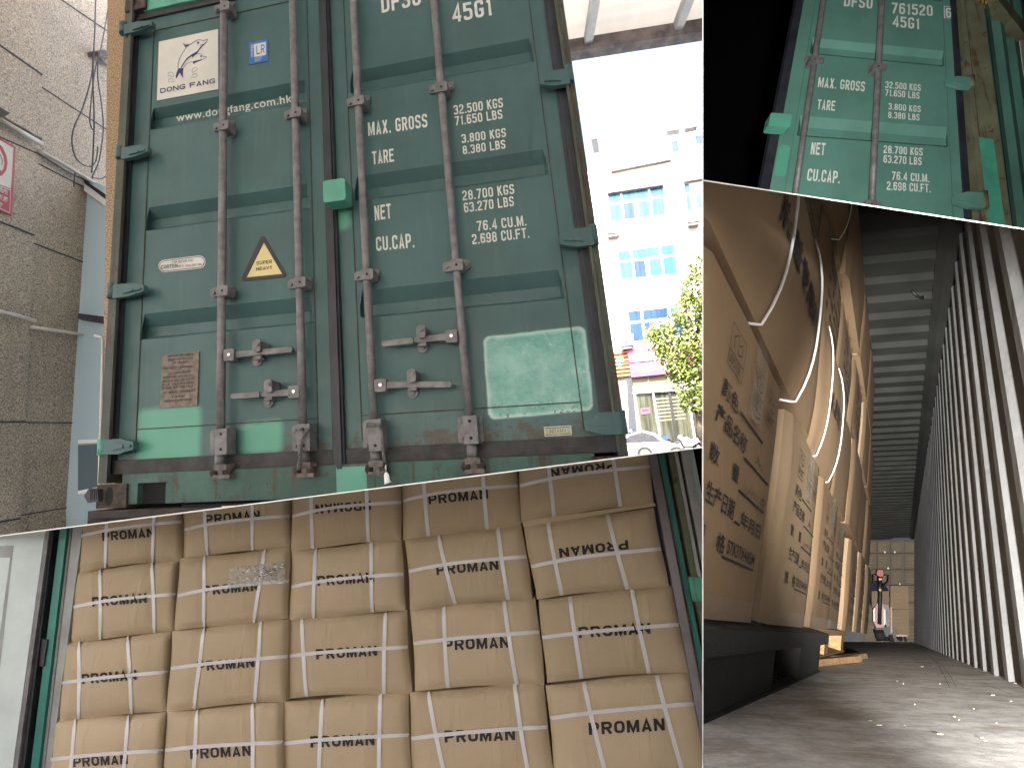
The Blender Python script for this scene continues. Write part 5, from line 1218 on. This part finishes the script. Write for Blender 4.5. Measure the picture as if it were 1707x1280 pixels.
# street scene to the right
DB = 26.0
hb_ = ray(-1955, 801); hb_.z = 0; hb_.normalize(); NB = V((hb_.y, -hb_.x, 0))
ob_ = CW + ray(1090, 500) * DB
if NB.dot(CW - ob_) < 0: NB.negate()
FB = Fr(ob_, NB)
AB = thing('apartment_building', 'sunlit white apartment block with blue curtained windows across the street', 'building', FB.pt(1090, 760))
def bs(name, mat, px, w0, w1, par=None): m = MB(); FB.slab(m, px, w0, w1); return m.build(name, mat, par or AB)
bs('facade', 'render', [(940, 292), (1130, 262), (1300, 238), (1300, 800), (940, 800)], -6, 0)
bs('set_back_storey', 'render', [(1010, 262), (1080, 252), (1300, 150), (1300, 300), (1000, 320)], -8, -1.5)
bs('parapet_line', 'beam', [(1018, 284), (1118, 264), (1118, 266), (1018, 286)], .01, .25)
for x, y in ((1022, 281), (1036, 278), (1052, 275), (1068, 272), (1085, 269), (1103, 266), (1116, 264)): bs('parapet_baluster', 'render', [(x, y - 4), (x + 5, y - 5), (x + 5, y), (x, y + 1)], .0, .2)
def window(px, cols, curt, par=None):
    H = solve8(US, px); f = lambda a, b: hap(H, a, b)
    W_ = bs('window', 'frame_white', px, .002, .05)
    for i, (a0, a1, b0, b1, k) in enumerate(cols):
        bs('pane', 'win_teal' if k else 'win_blue', [f(a0, b0), f(a1, b0), f(a1, b1), f(a0, b1)], .052, .06, W_)
    return W_
cols = [(.01, .23, .04, .34, 1), (.27, .73, .04, .34, 1), (.77, .99, .04, .34, 1), (.01, .23, .42, .97, 1), (.27, .47, .42, .97, 0), (.54, .74, .42, .97, 1), (.78, .99, .42, .97, 1)]
window([(1012.5, 323), (1105.8, 308.6), (1110, 358.5), (1017.6, 370)], cols, 1)
window([(1028.6, 418), (1124.5, 405), (1130, 457), (1035, 467)], cols, 1)
window([(1046, 518), (1137, 508), (1142, 560), (1052, 571)], [(a, b, c, d, 1 if i == 2 else 0) for i, (a, b, c, d, e) in enumerate(cols)], 0)
window([(1140, 306), (1175, 300), (1180, 346), (1146, 352)], cols[:1] + cols[3:4] + cols[5:6], 1)
window([(1118, 235), (1130, 232), (1133, 255), (1121, 257)], [(.05, .95, .1, .9, 0)], 0)
window([(1157, 225), (1175, 222), (1178, 240), (1160, 243)], [(.05, .95, .1, .9, 0)], 0)
bs('window_hood', 'beam', [(1012, 320), (1106, 306), (1106, 308), (1012, 322)], .0, .3); bs('window_hood', 'beam', [(1140, 300), (1175, 295), (1175, 297), (1140, 303)], .0, .3)
bs('window_hood', 'slate', [(1112, 216), (1132, 213), (1132, 216), (1112, 219)], .0, .4); bs('window_hood', 'slate', [(1142, 212), (1162, 208), (1162, 211), (1142, 215)], .0, .4)
bs('small_window', 'slate', [(989, 248), (998, 246), (999, 254), (990, 256)], .0, -1.4); bs('small_window', 'beige', [(994, 264), (1002, 262), (1003, 274), (996, 275)], .0, .05)
for k in range(6): bs('grille_bar', 'beam', [(1037, 487 + k * 5), (1060, 484 + k * 5), (1060, 485 + k * 5), (1037, 488 + k * 5)], .2, .24)
bs('grille_post', 'beam', [(1055, 484), (1057, 484), (1060, 514), (1058, 514)], .2, .25); bs('grille_post', 'beam', [(1037, 487), (1039, 487), (1042, 516), (1040, 516)], .2, .25)
# shop fronts
bs('pillar_cladding', 'slate', [(1044, 630), (1053, 629), (1066, 760), (1051, 760)], .01, .12)
bs('shop_shutter', 'beige', [(1054, 629), (1078, 627), (1080, 650), (1056, 652)], .01, .1); bs('shop_shutter', 'beige', [(1081, 627), (1122, 622), (1125, 646), (1083, 650)], .01, .1)
for k in range(3): bs('column_stone', 'beam', [(1030 + k * 4, 632), (1033 + k * 4, 632), (1043 + k * 4, 740), (1040 + k * 4, 740)], .01, .08)
bs('shop_glass', 'shopglass', [(1058, 655), (1175, 646), (1180, 745), (1070, 745)], .01, .04)
for x0, x1 in ((1056, 1069), (1087, 1101), (1145, 1158)):
    bs('shop_frame', 'frame_white', [(x0, 654), (x0 + 3, 654), (x1 + 3, 740), (x1, 740)], .041, .12)
bs('shop_frame', 'frame_white', [(1054, 653), (1175, 645), (1175, 648), (1054, 656)], .121, .16)
bs('shop_frame', 'darkmetal', [(1113, 651), (1118, 651), (1132, 742), (1126, 742)], .041, .1)
for k in range(7): bs('shop_blind', 'beige', [(1093, 664 + k * 6), (1143, 660 + k * 6), (1143, 662 + k * 6), (1093, 667 + k * 6)], .02, .05)
nt_ = bs('shop_notice', 'pink', [(1068, 681), (1083, 679), (1084, 689), (1069, 691)], .06, .07)
bs('notice_line', 'red', [(1070, 683), (1081, 681.5), (1081.5, 684.5), (1070.5, 686)], .071, .075, nt_)
PS = thing('shop_sign', 'bright pink shop fascia with white characters across the street', 'sign', FB.pt(1080, 630))
bs('board', 'pink', [(1045.5, 583.4), (1175, 568), (1180, 616), (1052.4, 629)], .02, .3, PS)
m = MB(); pxtext(m, FB, "顺盛铝门窗", (1058, 604), (1120, 598), (1056, 589), .31, .05); pxtext(m, FB, "欢迎光临", (1060, 619), (1122, 612), (1059.5, 611), .31, .06); m.build('lettering', 'white', PS)
OS = thing('slatted_sign', 'orange slatted sign with a teal character left of the pink fascia', 'sign', FB.pt(1035, 630))
bs('backing', 'beige', [(1010, 588), (1044.5, 584), (1051.5, 629), (1018, 633)], .02, .1, OS)
for k in range(7): bs('slat', 'orange', [(1012, 588.5 + k * 6.3), (1045 + k, 584.5 + k * 6.3), (1046 + k, 588 + k * 6.3), (1012, 592.5 + k * 6.3)], .101, .2, OS)
m = MB(); pxtext(m, FB, "巾", (1028, 607), (1039, 605.5), (1028, 595), .21, .06); bs('dot', 'teal_ink', [(1031, 610), (1035, 609.5), (1035, 613), (1031, 613.5)], .201, .22, OS); m.build('letter', 'teal_ink', OS)
for i, (x, y, lb) in enumerate(((1041, 567.5, 'white air conditioner just above the orange slatted sign'), (1017.6, 380, 'white air conditioner under the left end of the highest wide window'), (1152, 361, 'white air conditioner beside the narrow right hand window'))):
    T = thing('air_conditioner', lb, 'air conditioner', FB.pt(x, y + 9)); b = bs('casing', 'carwhite', [(x - 8, y - 9), (x + 14, y - 11), (x + 15, y + 7), (x - 7, y + 9)], .05, .5, T)
    m = MB(); FB.slab(m, [(x + 6.5 * math.cos(a * .5236), y + 6.5 * math.sin(a * .5236)) for a in range(12)], .501, .52); m.build('fan_grille', 'slate', T)
    m = MB()
    for q_ in range(6): a = q_ * 1.047; stroke(m, lambda u, v: FB.pt(u, v, .53), [(x + 1 * math.cos(a), y + math.sin(a)), (x + 6 * math.cos(a + .4), y + 6 * math.sin(a + .4))], 1.2)
    m.build('fan_blade', 'carwhite', T); bs('bracket', 'beam', [(x - 6, y + 9.5), (x + 13, y + 7.5), (x + 12, y + 13), (x - 4, y + 15)], .1, .45, T)
m = MB(); m.tube([FB.pt(1015, 604, 6), FB.pt(1060, 604, 6), FB.pt(1110, 599, 6), (FB.pt(1180, 590, 6))], .035, 6); tag(m.build('overhead_cable', 'cable'), 'dark overhead cable crossing in front of the pink shop sign', 'cable')
# tree
FT = Fr(CW + ray(1150, 600) * 17, NB)
TR = thing('street_tree', 'bushy yellow green street tree in front of the shops at the right', 'tree', FT.pt(1168, 775))
m = MB(); m.tube([FT.pt(1170, 775), FT.pt(1167, 700), FT.pt(1160, 640), FT.pt(1163, 560), FT.pt(1170, 500)], [.16, .14, .11, .08, .03], 10)
for a, b in (((1165, 660), (1120, 600)), ((1162, 620), (1105, 560)), ((1164, 570), (1140, 500)), ((1165, 640), (1200, 560)), ((1163, 690), (1145, 650))): m.tube([FT.pt(*a), FT.pt((a[0] + b[0]) / 2, (a[1] + b[1]) / 2 + 6, .3), FT.pt(*b, .3)], [.07, .05, .02], 8)
m.build('trunk', 'bark', TR)
m = MB(); rt = random.Random(11)
cl = [(1100, 560, 24), (1120, 590, 26), (1130, 545, 24), (1150, 520, 26), (1160, 480, 24), (1168, 445, 20), (1145, 600, 30), (1170, 570, 30), (1150, 640, 26), (1172, 660, 26), (1128, 620, 18), (1190, 520, 34), (1200, 600, 34), (1150, 670, 16), (1104, 580, 16), (1092, 558, 12), (1143, 498, 14)]
for (x, y, r) in cl:
    for k in range(int(r * r * 1.3)):
        a = rt.uniform(0, 6.283); q_ = r * math.sqrt(rt.random()) * (1.05 if rt.random() < .9 else 1.25); dz = rt.uniform(-1, 1) * r * 17 / FPX * .8
        p = FT.pt(x + q_ * math.cos(a), y + q_ * math.sin(a), dz)
        u = V((rt.uniform(-1, 1), rt.uniform(-1, 1), rt.uniform(-.6, .6))).normalized(); v = u.orthogonal().normalized(); v = (v + u.cross(v) * rt.uniform(-1, 1)).normalized(); s_ = rt.uniform(.05, .10)
        m.add([p - u * s_, p - v * s_ * .45, p + u * s_, p + v * s_ * .45], [(0, 1, 2, 3)])
cr_ = m.build('crown', 'leaf', TR)
# vehicles
FC = Fr(CW + ray(1075, 750) * 13, NB)
CA = thing('parked_car', 'white car with its wheel just visible at the container corner', 'car', FC.pt(1090, 775))
m = MB(); FC.slab(m, [(1010, 770), (1012, 742), (1030, 738), (1048, 724), (1070, 717), (1092, 722), (1108, 735), (1134, 742), (1140, 752), (1140, 772)], -1.6, 0); m.build('body', 'carwhite', CA)
m = MB(); FC.slab(m, [(1034, 738), (1050, 726), (1070, 720), (1089, 725), (1103, 736)], .002, .01); m.build('side_window', 'slate', CA)
for x in (1075, 1128):
    m = MB(); m.tube([FC.pt(x, 757, -.2), FC.pt(x, 757, .02)], .21, 20); wh = m.build('wheel', 'tyre', CA); m = MB(); m.tube([FC.pt(x, 757, .021), FC.pt(x, 757, .04)], .14, 12); m.build('rim', 'chrome', wh)
for (cx, cy, kx_, colr, lb) in ((1118, 745, 1.0, 'carwhite', 'white motorbike standing nearest in front of the shop glass'), (1100, 730, .75, 'blue', 'blue scooter behind the white motorbike'), (1148, 735, .9, 'carwhite', 'second white motorbike, at the right edge in front of the shops'), (1062, 724, .7, 'blue', 'blue and yellow scooter beside the container corner')):
    FM = Fr(CW + ray(cx, cy) * (14.5 if kx_ > .8 else 18), NB)
    T = thing('motorbike', lb, 'motorbike', FM.pt(cx, cy + 16 * kx_)); s_ = kx_
    for dx in (-18, 18):
        m = MB(); ring = [FM.pt(cx + (dx + 8 * math.cos(a)) * s_, cy + (10 + 8 * math.sin(a)) * s_) for a in [k * .3927 for k in range(17)]]; m.tube(ring, .05, 6); wh = m.build('wheel', 'tyre', T)
        m = MB(); m.tube([FM.pt(cx + dx * s_, cy + 10 * s_, -.05), FM.pt(cx + dx * s_, cy + 10 * s_, .05)], .05, 8); m.build('hub', 'chrome', wh)
    m = MB(); FM.slab(m, [(cx - 14 * s_, cy - 2 * s_), (cx - 4 * s_, cy - 8 * s_), (cx + 4 * s_, cy - 3 * s_), (cx + 16 * s_, cy - 6 * s_), (cx + 20 * s_, cy + 1 * s_), (cx + 6 * s_, cy + 9 * s_), (cx - 8 * s_, cy + 9 * s_)], -.12, .12); m.build('body', colr, T)
    m = MB(); FM.slab(m, [(cx + 0 * s_, cy - 5 * s_), (cx + 17 * s_, cy - 8 * s_), (cx + 17 * s_, cy - 5 * s_), (cx + 3 * s_, cy - 2 * s_)], -.1, .1); m.build('seat', 'tyre', T)
    m = MB(); m.tube([FM.pt(cx - 18 * s_, cy + 10 * s_), FM.pt(cx - 11 * s_, cy - 10 * s_), FM.pt(cx - 7 * s_, cy - 12 * s_, .25)], .025, 6); m.tube([FM.pt(cx - 11 * s_, cy - 10 * s_), FM.pt(cx - 7 * s_, cy - 12 * s_, -.25)], .02, 6); m.build('handlebar', 'darkmetal', T)
    m = MB(); m.ball(FM.pt(cx - 15 * s_, cy - 6 * s_), .1, 8); m.build('headlight', 'chrome', T)
# ground (only where the daylight bay stands, and the yard behind)
m = MB(); m.add([V((-60, -1.4, 0)), V((120, -1.4, 0)), V((300, 400, 0)), V((-200, 400, 0))], [(0, 1, 2, 3)]); struct(m.build('road', 'concrete'))
CUR[0] = 0
m = MB(); zr = CZ + .22; m.hexa([V((-14, -4.4, zr)), V((26, -4.4, zr)), V((26, -22, zr)), V((-14, -22, zr))], [V((-14, -4.4, zr + .01)), V((26, -4.4, zr + .01)), V((26, -22, zr + .01)), V((-14, -22, zr + .01))])
zr += .3; m.hexa([V((2.0, 0, zr)), V((26, 0, zr)), V((26, -4.6, zr)), V((2.0, -4.6, zr))], [V((2.0, 0, zr + .01)), V((26, 0, zr + .01)), V((26, -4.6, zr + .01)), V((2.0, -4.6, zr + .01))])  # both sheets are out of view, added to keep sun off the bays
tag(m.build('unseen_shade_roof', 'roof'), 'unseen translucent white roof sheet added over the yard to block sun and sky', 'roof')
m = MB(); m.add([V((-300, -400, 0)), V((300, -400, 0)), V((300, -2.2, 0)), V((-300, -2.2, 0))], [(0, 1, 2, 3)]); struct(m.build('yard_ground', 'concrete'))

# ------------------------------------------------------------------ thin white boards added between the bays to draw seams and block stray light
def board(a, b, z0, z1):
    ra = V(((a[0] - PX0) / FPX, (a[1] - PY0) / FPX, 1)); rb = V(((b[0] - PX0) / FPX, (b[1] - PY0) / FPX, 1)); n = (CR @ ra.cross(rb)).normalized() * .00068
    q = [CW + CR @ (ra * z0), CW + CR @ (rb * z0), CW + CR @ (rb * z1), CW + CR @ (ra * z1)]
    m = MB(); m.hexa([p - n for p in q], [p + n for p in q]); o = m.build('divider_board', 'white'); struct(o); return o
board((1171.5, -900), (1171.5, 1400), .56, 14)
board((-60, 900.6), (1171.5 - 1.2, 745.5), .56, 9)
board((1171.5 + 1.2, 301), (1767, 391), .56, 14)

# ------------------------------------------------------------------ trim every bay to its side of the boards
bpy.context.view_layer.update()
for o in list(bpy.data.objects):
    if o.type != 'MESH' or not o.get('bay'): continue
    off = o.matrix_world.translation.copy(); kill = False
    for n in SECT[o['bay']]:
        me = o.data; ds = [(v.co + off - CW).dot(n) for v in me.vertices]
        if not ds: kill = True; break
        lim = .0009
        if min(ds) >= lim: continue
        if max(ds) <= lim: kill = True; break
        bm = bmesh.new(); bm.from_mesh(me); closed = all(len(e.link_faces) == 2 for e in bm.edges)
        r = bmesh.ops.bisect_plane(bm, geom=bm.verts[:] + bm.edges[:] + bm.faces[:], dist=1e-6, plane_co=CW + n * lim - off, plane_no=n, clear_inner=True)
        if closed or len(bm.faces) > 200:
            ed = [g for g in r['geom_cut'] if isinstance(g, bmesh.types.BMEdge) and len(g.link_faces) == 1]
            if ed:
                try: bmesh.ops.edgeloop_fill(bm, edges=ed)
                except Exception: pass
        bm.to_mesh(me); bm.free(); me.update()
        if not me.polygons: kill = True; break
    if kill:
        for ch in list(o.children): bpy.data.objects.remove(ch)
        bpy.data.objects.remove(o)
for o in list(bpy.data.objects):
    if o.type == 'EMPTY' and not o.children: bpy.data.objects.remove(o)
for o in bpy.data.objects:
    if 'bay' in o: del o['bay']
print('objects', len(bpy.data.objects))
